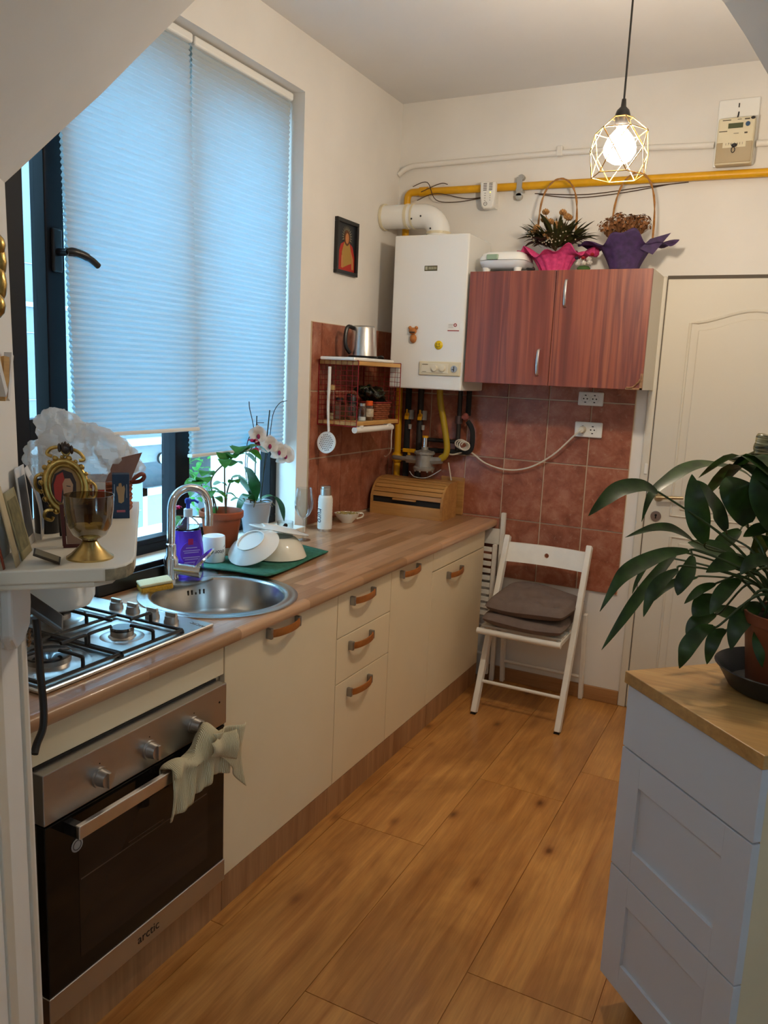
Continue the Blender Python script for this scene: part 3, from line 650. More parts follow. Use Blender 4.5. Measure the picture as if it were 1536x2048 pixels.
# mug, upside down
zm = ZT + .0125
mg = thing('mug', 'white mug turned upside down on the green mat', 'mug', (-.518, 1.192, zm))
M().lathe([(.0405, 0), (.0415, .002), (.0415, .088), (.040, .094), (.036, .096), (.034, .0935), (0, .0935)], (-.518, 1.192, zm), 32).build('body', white_gloss, mg, smooth=True)
hp = smoothpath([(-.518 - .028, 1.192 - .030, zm + .076), (-.518 - .045, 1.192 - .050, zm + .070), (-.518 - .048, 1.192 - .055, zm + .045), (-.518 - .045, 1.192 - .050, zm + .020), (-.518 - .028, 1.192 - .030, zm + .014)])
M().tube(hp, .0055, 8).build('handle', white_gloss, mg, smooth=True)
def curved_text(body, size, cxy, rad, ang0, z, mat_, parent, flip=False, name='lettering'):
    cu_ = bpy.data.curves.new('t', 'FONT'); cu_.body = body; cu_.size = size; cu_.extrude = .0003; cu_.align_x = 'CENTER'; cu_.align_y = 'CENTER'
    tmp = bpy.data.objects.new('t', cu_); COL.objects.link(tmp); me = bpy.data.meshes.new_from_object(tmp); bpy.data.objects.remove(tmp); bpy.data.curves.remove(cu_)
    m = M(); pts = []
    for v in me.vertices:
        x, y, zz = v.co
        if flip: x, y = -x, -y
        a = ang0 + x / rad; r = rad + .0004 + zz; pts.append((cxy[0] + r * math.cos(a), cxy[1] + r * math.sin(a), z + y))
    m.add(pts, [tuple(p.vertices) for p in me.polygons]); bpy.data.meshes.remove(me); return m.build(name, mat_, parent)
ink = P('black_ink', (.015, .015, .018), .5)
curved_text('citor', .022, (-.518, 1.192), .0415, math.radians(-18), zm + .040, ink, mg, True)
curved_text('r', .017, (-.518, 1.192), .0415, math.radians(10), zm + .058, ink, mg, True)
# crockery drying
por = P('white_porcelain', (.76, .76, .72), .12, coat=.4); crm = P('cream_porcelain', (.74, .70, .58), .15, coat=.4)
def dishprof(r, h, foot): return [(0, h), (foot, h), (foot * 1.02, h + .004), (foot * .9, h + .005), (0, h + .003)]
bw = thing('cream_bowl', 'cream mixing bowl upside down on the green mat', 'bowl', (-.375, 1.385, zm))
M().lathe([(.105, .0), (.108, .003), (.106, .008), (.088, .05), (.066, .073), (.055, .078), (.050, .075), (0, .074)], (-.372, 1.40, zm), 40).build('body', crm, bw, smooth=True)
tl = Matrix.Rotation(math.radians(28), 3, Vector((.6, .8, 0)).normalized())
bp = thing('soup_plate', 'white soup plate leaning upside down on the cream bowl', 'plate', (-.385, 1.23, zm))
R1 = Matrix.Rotation(math.radians(33), 3, Vector((.95, -.1, 0)).normalized())
M().lathe([(.098, 0), (.100, .003), (.097, .006), (.066, .024), (.056, .034), (.052, .036), (.050, .032), (.0, .031)], (-.385, 1.258, zm + .0555), 40, R=R1).build('body', por, bp, smooth=True)
M().lathe([(.054, .034), (.0545, .039), (.050, .039), (.0495, .033)], (-.385, 1.258, zm + .0555), 40, R=R1).build('foot_ring', por, bp, smooth=True)
fl = thing('flat_plate', 'white flat plate leaning behind the cream bowl', 'plate', (-.46, 1.45, zm))
R2 = Matrix.Rotation(math.radians(-13), 3, Vector((1, -.25, 0)).normalized())
M().lathe([(.118, 0), (.120, .003), (.116, .006), (.080, .012), (.070, .018), (.066, .018), (.064, .013), (0, .012)], (-.402, 1.442, zm + .0885), 40, R=R2).build('body', por, fl, smooth=True)
# terracotta pot with flowering plant
tpx, tpy = -.622, 1.365
tp_ = thing('potted_plant', 'leafy plant with pink flowers in a terracotta pot on the sill', 'plant', (tpx, tpy, ZS))
M().lathe([(0, 0), (.058, 0), (.061, .004), (.075, .10), (.076, .112), (.084, .114), (.087, .12), (.087, .138), (.083, .142), (.079, .138), (.074, .11), (0, .11)], (tpx, tpy, ZS), 40).build('pot', terracotta, tp_, smooth=40)
M().lathe([(.076, .112), (.05, .117), (0, .114)], (tpx, tpy, ZS), 24).build('soil', soil, tp_)
rs = random.Random(3)
def pt3(x, y, z): return Vector((tpx + x, tpy + y, ZS + z))
stems = [[(-.01, -.02, .11), (-.02, -.03, .2), (-.03, -.02, .27), (-.01, .05, .33), (.02, .12, .37)], [(.015, .01, .11), (.0, .02, .22), (-.01, .03, .33)], [(-.02, .01, .11), (-.04, -.04, .18), (-.03, -.09, .26)], [(0, -.03, .11), (.02, -.06, .17), (.02, -.09, .23)], [(.0, .03, .11), (-.02, .06, .2), (-.01, .08, .26)], [(.0, -.02, .11), (-.02, -.13, .13), (-.05, -.20, .14)]]
m = M()
for s_ in stems: m.tube(smoothpath([pt3(*p) for p in s_]), .003, 6)
m.build('stems', P('brown_stem', '#5a4226', .7), tp_, smooth=True)
def leafat(p, d, L, W, mt, par, name='leaf', droop=.35, fold=.15):
    d = Vector(d).normalized(); p = Vector(p); mm = M()
    leaf(mm, [p, p + d * L * .5 + Vector((0, 0, .06 * L)), p + d * L + Vector((0, 0, -droop * L))], W, fold=fold, tip=1.0, base=.12); return mm.build(name, mt, par, smooth=True)
lp = [((.02, .12, .37), (.5, .7, .2), .10, .036), ((.02, .11, .37), (.3, -.8, .25), .09, .036), ((.01, .10, .36), (-.6, .5, .3), .085, .034), ((.02, .10, .36), (.9, .1, .1), .09, .036), ((.0, .08, .35), (.4, .9, .0), .10, .038), ((0, .06, .34), (.6, -.5, .4), .07, .028),
      ((-.01, .03, .33), (.5, -.6, .1), .08, .028), ((-.01, .03, .33), (-.4, .3, .5), .07, .028), ((-.03, -.09, .26), (.3, -.9, -.1), .10, .032), ((-.03, -.09, .26), (.6, -.3, .3), .075, .03), ((-.03, -.08, .25), (-.3, -.8, .3), .08, .03), ((-.03, -.06, .22), (.6, .4, .1), .07, .026),
      ((.02, -.09, .23), (.4, -.8, -.1), .08, .028), ((.02, -.08, .22), (.8, .3, 0), .06, .024), ((-.01, .08, .26), (.5, .7, 0), .065, .026), ((-.01, .07, .24), (.6, -.2, .3), .06, .024), ((0, .02, .20), (.7, .5, 0), .05, .02), ((-.02, -.03, .19), (.8, -.1, .1), .055, .022),
      ((-.02, -.02, .24), (.3, .9, .2), .06, .022), ((-.02, -.04, .28), (.2, -.9, .4), .08, .03), ((-.05, -.20, .14), (.2, -.5, -.6), .06, .024), ((0, .05, .31), (.2, .9, .4), .07, .028), ((-.03, -.02, .15), (.6, -.5, .0), .05, .02), ((0, .06, .17), (.5, .6, .2), .05, .02)]
for p, d, L, W in lp: leafat(pt3(*p), d, L, W, herb_m, tp_)
for fp in ((-.05, -.205, .165), (.03, .16, .40)):
    m = M(); cc = pt3(*fp)
    for k in range(6):
        a = k * 1.047; leaf(m, [cc, cc + Vector((.012 * math.cos(a), .016 * math.sin(a), .012)), cc + Vector((.02 * math.cos(a), .026 * math.sin(a), .004))], .011, fold=.2, k=3, tip=.8)
    m.build('flower', pink_petal, tp_, smooth=True)
# orchid
ox, oy = -.655, 1.635
oc_ = thing('potted_orchid', 'white orchid on stakes in a milky translucent pot', 'plant', (ox, oy, ZS))
op = NT('milky_pot'); op.set(Base_Color=(.62, .66, .74), Roughness=.25); op.b.inputs['Transmission Weight'].default_value = .35
M().lathe([(0, 0), (.046, 0), (.049, .004), (.066, .125), (.068, .135), (.072, .137), (.072, .142), (.066, .142), (.062, .12), (.046, .006), (0, .005)], (ox, oy, ZS), 40).build('pot', op.m, oc_, smooth=40)
M().lathe([(.0635, .122), (.03, .130), (0, .126)], (ox, oy, ZS), 24).build('bark', soil, oc_)
def o3(x, y, z): return Vector((ox + x, oy + y, ZS + z))
m = M(); m.cyl(o3(0, -.01, .12), o3(.0, .0, .50), .0022, .0022, 6); m.cyl(o3(.01, .02, .12), o3(-.02, .12, .52), .0028, .0024, 6); m.build('stakes', P('dark_stake', '#1c2a1c', .5), oc_)
m = M()
for s_ in ([(-.01, -.02, .13), (-.01, -.06, .28), (0, -.06, .40), (.0, -.02, .43), (.0, -.03, .48), (0, -.05, .53), (0, -.055, .56)], [(-.01, -.02, .13), (-.01, -.05, .30), (0, -.03, .37), (.0, .03, .385), (.01, .08, .37), (.01, .13, .37), (.02, .16, .33)], [(.0, .04, .2), (.0, .09, .38), (-.01, .13, .50), (-.01, .18, .55), (-.0, .22, .56)], [(0, .0, .42), (.0, .02, .45), (0, .0, .47), (0, .05, .47)], [(0, .05, .385), (0, .06, .42), (.0, .10, .40)]): m.tube(smoothpath([o3(*p) for p in s_], 4), .0016, 6)
m.build('flower_spikes', P('dark_spike', '#2a2422', .6), oc_)
m = M()
for s_ in ([(0, 0, .13), (.03, -.04, .15), (.05, -.08, .13)], [(0, .01, .13), (.04, .03, .145), (.06, .06, .12)], [(0, 0, .13), (.05, .0, .14), (.066, .03, .12)], [(0, 0, .14), (.02, -.08, .16), (.03, -.13, .17)]): m.tube(smoothpath([o3(*p) for p in s_], 4), .0022, 6)
m.build('aerial_roots', P('root', '#6d6a52', .8), oc_)
for spn, wd in (([(0, -.01, .14), (.03, -.05, .22), (.03, -.09, .28), (.03, -.12, .30)], .026), ([(0, .01, .14), (.04, .06, .16), (.06, .10, .12), (.06, .13, .04)], .026), ([(0, -.02, .14), (.02, -.08, .18), (.02, -.13, .15), (.02, -.15, .08)], .022), ([(0, -.01, .14), (-.02, -.05, .21), (-.02, -.09, .26)], .024)):
    mm = M(); leaf(mm, [o3(*p) for p in spn], wd, fold=.12, tip=1.0, base=.15); mm.build('leaf', orchid_leaf, oc_, smooth=True)
def orchid_fl(cc, s_, wilt=False):
    m = M(); cc = Vector(cc)
    for a, L, W in ((90, 1., .75), (210, 1., .6), (330, 1., .6), (20, 1.05, .95), (160, 1.05, .95)):
        a = math.radians(a); e1 = Vector((.35, .9, 0)).normalized() * math.cos(a) + Vector((0, 0, 1)) * math.sin(a); leaf(m, [cc, cc + e1 * s_ * .5 * L + Vector((.006, 0, 0)), cc + e1 * s_ * L], s_ * .78 * W, up=(1, -.35, .1), fold=.1, k=4, tip=.85, base=.1)
    f = m.build('flower', pink_petal if wilt else petal_w, oc_, smooth=True)
    if not wilt: M().ball(cc + Vector((.010, -.004, -.004)), (.007, .008, .011), 10).build('lip', P('magenta_lip', '#8e1450', .5), f, smooth=True)
orchid_fl(o3(.03, .165, .325), .052); orchid_fl(o3(.02, .06, .375), .046); orchid_fl(o3(.01, -.01, .42), .044); orchid_fl(o3(.02, -.035, .355), .018, True); orchid_fl(o3(-.01, .02, .385), .018, True); orchid_fl(o3(.03, .115, .345), .044)
# wine glass + small glass with dried buds
tg = NT('thin_glass'); tgt = tg.n('ShaderNodeBsdfTransparent'); tgt.inputs[0].default_value = (.93, .95, .95, 1); tgw = tg.n('ShaderNodeLayerWeight'); tgw.inputs[0].default_value = .18; tgg = tg.n('ShaderNodeBsdfGlossy'); tgg.inputs['Roughness'].default_value = .04; tgm = tg.n('ShaderNodeMixShader'); tg.l(tgw.outputs['Facing'], tgm.inputs[0]); tg.l(tgt.outputs[0], tgm.inputs[1]); tg.l(tgg.outputs[0], tgm.inputs[2]); tg.l(tgm.outputs[0], tg.t.nodes['Material Output'].inputs[0]); thin_glass = tg.m
gx, gy = -.487, 1.752
wg = thing('wine_glass', 'empty clear wine glass by the tiled corner', 'glass', (gx, gy, ZT))
M().lathe([(0, .0), (.033, .0), (.033, .0015), (.010, .004), (.004, .010), (.0035, .085), (.008, .095), (.026, .112), (.0385, .14), (.040, .165), (.035, .205), (.0315, .228), (.0305, .228), (.034, .205), (.039, .165), (.0375, .14), (.025, .114), (.006, .099), (0, .097)], (gx, gy, ZT), 36).build('body', thin_glass, wg, smooth=60)
sg = thing('small_tumbler', 'small clear tumbler holding dark dried buds', 'glass', (-.538, 1.69, ZT))
M().lathe([(0, 0), (.030, 0), (.033, .003), (.035, .085), (.0338, .085), (.0318, .006), (0, .005)], (-.538, 1.69, ZT), 28).build('tumbler', thin_glass, sg, smooth=50)
for k in range(14):
    a = rs.random() * 6.28; r = rs.random() * .018; M().ball((-.538 + r * math.cos(a), 1.69 + r * math.sin(a), ZT + .014 + .0042 * k), .0095, 8).build('bud', P('dark_bud%d' % (k % 2), '#2a1713' if k % 2 else '#5a1c16', .8), sg, smooth=True)
# white bottle
bx_, by_ = -.520, 1.985
bo = thing('drinking_bottle', 'white ribbed flask with steel cap and handwriting on it', 'bottle', (bx_, by_, ZT))
prof = [(0, 0), (.030, 0), (.0305, .012)]
M().lathe(prof + [(0, .012)], (bx_, by_, ZT), 32).build('base', steel, bo, smooth=True)
prof = [(0, .012), (.033, .012)]
for i in range(8): z = .026 + i * .0145; prof += [(.033, z), (.0338, z + .006), (.033, z + .0125)]
prof += [(.033, .150), (.029, .163), (.026, .166), (0, .166)]
M().lathe(prof, (bx_, by_, ZT), 36).build('body', P('bottle_white', (.76, .76, .70), .4), bo, smooth=True)
M().lathe([(0, .166), (.0255, .166), (.0255, .196), (.0235, .198), (.0235, .206), (.020, .209), (0, .209)], (bx_, by_, ZT), 32).build('cap', steel, bo, smooth=40)
T = frame_T((bx_ + .0345 * math.cos(-1.9), by_ + .0345 * math.sin(-1.9), ZT + .075), (0, 0, 1), (-math.sin(-1.9), math.cos(-1.9), 0))
T = frame_T((bx_ - .0355 * .52 + .012, by_ - .0345, ZT + .078), (0, 0, -1), (.97, .24, 0))
text('Puro', .034, T, P('blue_grey_ink', (.05, .08, .12), .5), 'handwriting', bo, .0006, .3)
# oval dish with mix
dd = thing('snack_dish', 'small cream oval dish filled with mixed seeds', 'dish', (-.545, 2.235, ZT))
Rd = Matrix.Rotation(math.radians(40), 3, 'Z')
M().lathe([(0, 0), (.028, 0), (.030, .004), (.055, .030), (.064, .047), (.061, .047), (.052, .032), (0, .03)], (-.545, 2.235, ZT), 36, 1, .72, Rd).build('dish', crm, dd, smooth=50)
M().tube(smoothpath([(-.545 + .045, 2.235 + .030, ZT + .045), (-.545 + .062, 2.235 + .045, ZT + .045), (-.545 + .060, 2.235 + .047, ZT + .028), (-.545 + .036, 2.235 + .030, ZT + .018)]), .004, 8).build('handle', crm, dd, smooth=True)
m = M()
for k in range(60):
    a = rs.random() * 6.28; r = .05 * math.sqrt(rs.random()); v = Rd @ Vector((r * math.cos(a), r * .72 * math.sin(a), 0)); m.ball((-.545 + v.x, 2.235 + v.y, ZT + .041 + rs.random() * .006), (.006, .004, .003), 6)
mix = m.build('seeds', P('seed_mix', '#a5985f', .8, var=.5, vs_=80), dd, smooth=True); mix['kind'] = 'stuff'
# ---------------- bread box
bb = thing('bread_box', 'bamboo roll-top bread box in the corner of the worktop', 'bread box', (-.38, 2.68, ZT))
y0, y1, x0, x1, hb_ = 2.56, 2.748, -.592, -.182, .185
side = [(y0, 0), (y0, .055)] + [(y0 + .115 * (1 - math.cos(t)), .07 + .115 * math.sin(t)) for t in [i * math.pi / 16 for i in range(1, 9)]] + [(y1, .185), (y1, 0)]
for xs in ((x0, x0 + .012), (x1 - .012, x1)):
    M().prism(side, lambda u, v, k: (xs[k], u, ZT + v)).build('side_panel', bamboo, bb)
m = M(); m.box(x0 + .012, x1 - .012, y0, y0 + .010, ZT, ZT + .062); m.build('front_board', bamboo, bb, bevel=.001)
m = M(); m.box(x0 + .012, x1 - .012, y0 + .012, y0 + .02, ZT + .062, ZT + .09); m.build('inside_dark', inside, bb)
nsl = 6; t0 = .20
for i in range(nsl):
    ta, tb_ = t0 + (math.pi / 2 - t0) * i / nsl + .016, t0 + (math.pi / 2 - t0) * (i + 1) / nsl - .016
    pa = (y0 + .113 * (1 - math.cos(ta)), .07 + .113 * math.sin(ta)); pb = (y0 + .113 * (1 - math.cos(tb_)), .07 + .113 * math.sin(tb_))
    ina = (y0 + .113 - .105 * math.cos(ta), .07 + .105 * math.sin(ta)); inb = (y0 + .113 - .105 * math.cos(tb_), .07 + .105 * math.sin(tb_))
    M().prism([pa, pb, inb, ina], lambda u, v, k: ((x0 + .013, x1 - .013)[k], u, ZT + v)).build('slat', bamboo, bb)
m = M(); m.box(x0 + .012, x1 - .012, y0 + .113, y1, ZT + .176, ZT + .185); m.build('top_board', bamboo, bb, bevel=.001)
m = M(); m.box(x0 + .13, x0 + .26, y0 - .006, y0 + .012, ZT + .083, ZT + .092); m.build('pull', bamboo, bb, bevel=.002)
m = M(); m.box(x0 + .012, x1 - .012, y1 - .008, y1, ZT, ZT + .176); m.build('back_board', bamboo, bb)
# cutting board behind it, against the wall
m = M(); m.box(-.30, -.165, 2.803, 2.812, ZT + .001, ZT + .20); m.build('cutting_board', bamboo, bevel=.004, label='plain wooden board standing behind the bread box', cat='board')
# ================================================================== wall shelf and its things
ws = thing('wire_wall_shelf', 'red wire wall shelf with two pine boards on the tiles', 'shelf', (-.52, 2.275, 1.345))
wx0, wx1, wy0, wy1, wz0, wz1 = -.622, -.415, 2.06, 2.49, 1.345, 1.634
M().box(wx0, wx1, wy0 + .003, wy1 - .003, wz1 - .018, wz1).build('top_board', pine, ws, bevel=.002)
M().box(wx0, wx1, wy0 + .003, wy1 - .003, wz0, wz0 + .018).build('bottom_board', pine, ws, bevel=.002)
def grid_panel(pa, pb, z0, z1, nv, nh, name):
    m = M(); pa, pb = Vector(pa), Vector(pb)
    for i in range(nv + 1):
        p = pa.lerp(pb, i / nv); r = .0022 if i in (0, nv) else .0011; m.tube([(p.x, p.y, z0), (p.x, p.y, z1)], r, 5)
    for j in range(nh + 1):
        z = z0 + (z1 - z0) * j / nh; r = .0022 if j in (0, nh) else .0011; m.tube([(pa.x, pa.y, z), (pb.x, pb.y, z)], r, 5)
    return m.build(name, red_wire, ws)
grid_panel((wx0, wy0, 0), (wx1, wy0, 0), wz0 - .004, wz1 + .002, 7, 13, 'wire_side'); grid_panel((wx0, wy1, 0), (wx1, wy1, 0), wz0 - .004, wz1 + .002, 7, 13, 'wire_side'); grid_panel((wx0 + .002, wy0, 0), (wx0 + .002, wy1, 0), wz0 - .004, wz1 + .002, 14, 13, 'wire_back')
# kettle on a tray
ty_ = thing('serving_tray', 'white tray with dark inlay under the kettle', 'tray', (-.505, 2.215, wz1))
M().box(-.60, -.42, 2.03, 2.425, wz1 + .001, wz1 + .016).build('tray_body', white_gloss, ty_, bevel=.006, seg=3)
M().box(-.59, -.43, 2.04, 2.415, wz1 + .0155, wz1 + .0175).build('inlay', black, ty_)
kt = thing('electric_kettle', 'brushed steel kettle with black handle on the wall shelf', 'kettle', (-.51, 2.27, wz1 + .018)); kz = wz1 + .018
M().lathe([(0, 0), (.068, 0), (.070, .004), (.070, .010), (0, .010)], (-.51, 2.27, kz), 32).build('base', black, kt, smooth=40)
M().lathe([(0, .010), (.066, .010), (.0655, .018), (.058, .135), (.055, .142), (0, .143)], (-.51, 2.27, kz), 40).build('body', steel, kt, smooth=40)
M().lathe([(.054, .142), (.048, .148), (0, .150)], (-.51, 2.27, kz), 32).build('lid', steel_d, kt, smooth=True)
hk = smoothpath([(-.535, 2.217, kz + .135), (-.548, 2.185, kz + .138), (-.552, 2.172, kz + .10), (-.55, 2.174, kz + .05), (-.54, 2.197, kz + .02)])
m = M().tube(hk, .0095, 8); m.build('handle', black, kt, smooth=True)
m = M(); m.tube(smoothpath([(-.47, 2.32, kz + .004), (-.46, 2.36, kz + .012), (-.47, 2.40, kz + .006), (-.51, 2.41, kz + .004)]), .005, 8); m.build('cord', black, kt, smooth=True)
# slotted spoon
sk_ = thing('slotted_spoon', 'white slotted spoon hanging from the red wire side', 'spoon', (-.555, 2.045, 1.23))
yS = 2.042
pts = smoothpath([(-.553, yS, 1.605), (-.553, yS - .001, 1.52), (-.554, yS - .002, 1.44), (-.553, yS, 1.37), (-.548, yS, 1.312)])
m = M().tube(pts, [.0075] * 9 + [.0065] * 8 + [.006] * 8, 8); m.build('handle', plastic_w, sk_, smooth=True)
R = frame_T((-.556, yS - .004, 1.262), (.98, .0, .2), (-.2, .12, .96))
hdm = M(R); n = 40; rr = .050
prf = [(rr * 1.0 * math.cos(2 * math.pi * i / n), rr * math.sin(2 * math.pi * i / n)) for i in range(n)]
hdm.prism(prf, lambda u, v, k: (u, v, .0025 if k else -.0025)); head = hdm.build('spoon_head', plastic_w, sk_, bevel=.0015)
m = M(R)
for i in range(-4, 5):
    for j in range(-4, 5):
        u, v = i * .0088 + (.0044 if j % 2 else 0), j * .0088
        if u * u + v * v < .037 ** 2: m.box(u - .0018, u + .0018, v - .0026, v + .0026, .0024, .0031); m.box(u - .0018, u + .0018, v - .0026, v + .0026, -.0031, -.0024)
m.build('slots', P('slot_dark', (.08, .06, .05), .9), head)
# jars
def jar(name, lab, x, y, r, h, body, lid, lh, content=None, ch=0., square=False):
    o = thing(name, lab, 'jar', (x, y, wz0 + .018), 'spice jars on the wire shelf'); z = wz0 + .018; n = 4 if square else 24
    R = Matrix.Rotation(math.pi / 4, 3, 'Z') if square else None
    k = 1.25 if square else 1.
    if content is not None: M().lathe([(0, .002), (r * .93 * k, .002), (r * .93 * k, ch), (0, ch)], (x, y, z), n, R=R).build('spice', content, o, smooth=not square)
    M().lathe([(0, 0), (r * k, 0), (r * k, h * .82), (r * .75 * k, h * .97), (r * .7 * k, h)], (x, y, z), n, R=R).build('glass_body', body, o, smooth=not square, solid=.001)
    M().lathe([(0, h), (r * .8, h), (r * .82, h + lh * .9), (r * .7, h + lh), (0, h + lh)], (x, y, z), 20).build('lid', lid, o, smooth=40)
    return o
spice_b = P('brown_spice', '#6a4526', .9, var=.3, vs_=90); pale_spice = P('pale_spice', '#b9a27a', .9, var=.3, vs_=90); cork = P('cork', '#c7ab74', .9)
jar('spice_jar', 'square glass jar of brown spice with black lid behind the wires', -.55, 2.135, .022, .085, thin_glass, black, .018, spice_b, .07, True)
jar('spice_jar', 'tall glass jar with cork stopper against the tiles', -.588, 2.125, .020, .135, thin_glass, cork, .025, pale_spice, .03)
jar('spice_mill', 'clear pepper mill with bulky black top', -.505, 2.175, .021, .075, thin_glass, black, .042, spice_b, .02)
jar('spice_jar', 'empty glass jar with black lid among the spices', -.55, 2.235, .021, .08, thin_glass, black, .04, pale_spice, .012)
jar('salt_shaker', 'glass shaker with silver top and white salt', -.452, 2.178, .019, .068, thin_glass, steel, .014, P('salt', (.8, .8, .78), .9), .018)
jo = jar('spice_jar', 'glass spice jar with bright orange lid', -.452, 2.245, .021, .070, thin_glass, P('orange_lid', '#d4541a', .4), .022, spice_b, .045)
M().lathe([(.0218, .018), (.0218, .055)], (-.452, 2.245, wz0 + .018), 24).build('label', P('jar_label', '#b7a892', .6, var=.3, vs_=60), jo, smooth=True)
# basket and salad bag
bk = thing('woven_basket', 'small red-brown woven basket on the wire shelf', 'basket', (-.50, 2.385, wz0 + .018)); z = wz0 + .018
wick = P('wicker', '#8a4a2c', .7, var=.4, vs_=70)
for i in range(9):
    zz = z + .006 + i * .0095; g = .050 + .0012 * i; pts = []
    for j in range(48):
        a = 2 * math.pi * j / 48; rr = 1 / (abs(math.cos(a)) ** 4 + abs(math.sin(a)) ** 4) ** .25; wv_ = .0028 * math.sin(j * math.pi / 2 + (i % 2) * math.pi)
        pts.append((-.50 + (g * 1.1 + wv_) * rr * math.cos(a), 2.385 + (g * 1.28 + wv_) * rr * math.sin(a), zz))
    M().tube(pts, .0048, 6, closed=True).build('strand', wick if i < 8 else P('red_strand', '#7d2620', .7), bk, smooth=True)
M().box(-.548, -.452, 2.328, 2.442, z, z + .006).build('base', wick, bk)
sb = M(); rr_ = random.Random(5)
def blob(u, v):
    th, ph = u * 2 * math.pi, v * math.pi; r = 1 + .18 * math.sin(3 * th + 2 * ph) + .1 * math.sin(7 * th - 4 * ph) + .08 * math.sin(9 * ph + 5 * th); r = r if 0 < v < 1 else 1
    return (-.50 + .058 * r * math.sin(ph) * math.cos(th), 2.362 + .105 * r * math.sin(ph) * math.sin(th), z + .118 + .034 * r * math.cos(ph) - .026 * math.sin(ph) * math.sin(th) + .014 * math.sin(ph) * math.sin(4 * th))
sb.grid(blob, 36, 18)
sbt = NT('leafy_plastic_bag'); f = sbt.noise(sbt.coord('Object', (1, .35, 1), (.5, 0, 0)), 45, 4, .6, 1.0); sbt.l(sbt.ramp(f, [(.40, (.006, .007, .006)), (.56, (.010, .013, .009)), (.62, (.055, .075, .03)), (.67, (.012, .016, .010)), (.8, (.22, .22, .20))]), sbt.b.inputs['Base Color']); sbt.set(Roughness=.15); sbt.bump(f, .5, .01)
sb.build('salad_bag', sbt.m, smooth=True, label='dark leafy salad bag of shiny plastic in the woven basket', cat='bag')
# under-shelf lamp (switched off)
ul = thing('under_shelf_light', 'slim white light tube under the wire shelf', 'lamp', (-.425, 2.25, 1.31))
M().cyl((-.425, 2.062, 1.326), (-.425, 2.435, 1.326), .0145, .0145, 18).build('tube', P('off_tube', (.80, .79, .75), .3), ul, smooth=True)
m = M(); m.box(-.44, -.41, 2.10, 2.12, 1.335, 1.346); m.box(-.44, -.41, 2.38, 2.40, 1.335, 1.346); m.build('clip', plastic_w, ul)
M().tube(smoothpath([(-.425, 2.435, 1.326), (-.43, 2.452, 1.318), (-.44, 2.47, 1.27), (-.46, 2.51, 1.20), (-.53, 2.60, 1.16), (-.59, 2.70, 1.15)]), .0028, 6).build('cord', plastic_w, ul, smooth=True)
# picture on the left wall
pc = thing('icon_picture', 'small black framed religious picture on the cream wall', 'picture', (XW, 2.28, 2.03))
py0, py1, pz0, pz1 = 2.182, 2.384, 2.035, 2.283
m = M(); fr_ = .018
for b in ((py0, py1, pz0, pz0 + fr_), (py0, py1, pz1 - fr_, pz1), (py0, py0 + fr_, pz0 + fr_, pz1 - fr_), (py1 - fr_, py1, pz0 + fr_, pz1 - fr_)): m.box(XW, XW + .018, b[0], b[1], b[2], b[3])
m.build('frame', black, pc, bevel=.002)
pan = M().box(XW + .002, XW + .006, py0 + fr_, py1 - fr_, pz0 + fr_, pz1 - fr_).build('backdrop', P('pic_dark', '#20242a', .4), pc)
cy_, xx = (py0 + py1) / 2 + .004, XW + .0062
def flat(poly, mt, name, dx): M().prism(poly, lambda u, v, k: (xx + dx + (.0006 if k else 0), cy_ + u, pz0 + v)).build(name, mt, pan)
flat([(-.078, .02), (-.076, .09), (-.055, .135), (-.02, .15), (.02, .15), (.055, .135), (.076, .09), (.078, .02)], P('pic_red', '#a8281e', .5), 'red_robe', 0)
flat([(-.035, .03), (-.045, .10), (-.025, .145), (.025, .145), (.045, .10), (.055, .06), (.02, .05)], P('pic_ochre', '#a9843f', .5), 'ochre_gown', .0007)
for k in range(15):
    a = math.radians(-20 + k * 220 / 14); c, s_ = math.cos(a), math.sin(a); flat([(c * .03 - s_ * .003, .172 + s_ * .032 + c * .003), (c * .05, .172 + s_ * .052), (c * .03 + s_ * .003, .172 + s_ * .032 - c * .003)], P('pic_ray', '#8d8670', .5), 'ray', .0004)
flat([(.027 * math.cos(t * .449), .168 + .036 * math.sin(t * .449)) for t in range(14)], P('pic_hair', '#5a3418', .5), 'hair', .0010)
flat([(.016 * math.cos(t * .449), .166 + .024 * math.sin(t * .449)) for t in range(14)], P('pic_skin', '#b97a4a', .5), 'face', .0016)
flat([(.048, .03), (.045, .08), (.03, .105), (.040, .11), (.062, .08), (.066, .03)], P('pic_skin', 0), 'sleeve', .0016)
flat([(-.050, .03), (-.050, .085), (-.035, .085), (-.030, .03)], P('pic_skin', 0), 'sleeve', .0016)
# ================================================================== boiler corner
YB = D - .0125
bl = thing('gas_boiler', 'white wall-hung gas boiler between tiles and wooden cabinet', 'boiler', (-.295, 2.66, 1.518))
M().box(-.490, -.102, 2.515, YB, 1.518, 2.246).build('casing', white_gloss, bl, bevel=.007, seg=3)
pnl = M().box(-.325, -.108, 2.506, 2.516, 1.586, 1.653).build('control_panel', creamp, bl, bevel=.012, seg=4)
M().box(-.312, -.170, 2.503, 2.507, 1.598, 1.644).build('panel_insert', P('pale_cream', (.74, .69, .55), .4), pnl, bevel=.0015)
for kx in (-.238, -.197): M().cyl((kx, 2.503, 1.620), (kx, 2.492, 1.620), .015, .013, 24).build('knob', P('pale_cream', 0), pnl, smooth=40)
g = M().cyl((-.139, 2.506, 1.620), (-.139, 2.502, 1.620), .016, .016, 24).build('pressure_gauge', P('gauge_face', (.35, .40, .48), .3), pnl, smooth=40)
m = M(); m.box(-.141, -.137, 2.5008, 2.502, 1.608, 1.632); m.box(-.150, -.138, 2.5008, 2.502, 1.616, 1.619); m.build('gauge_needle', ink, g)
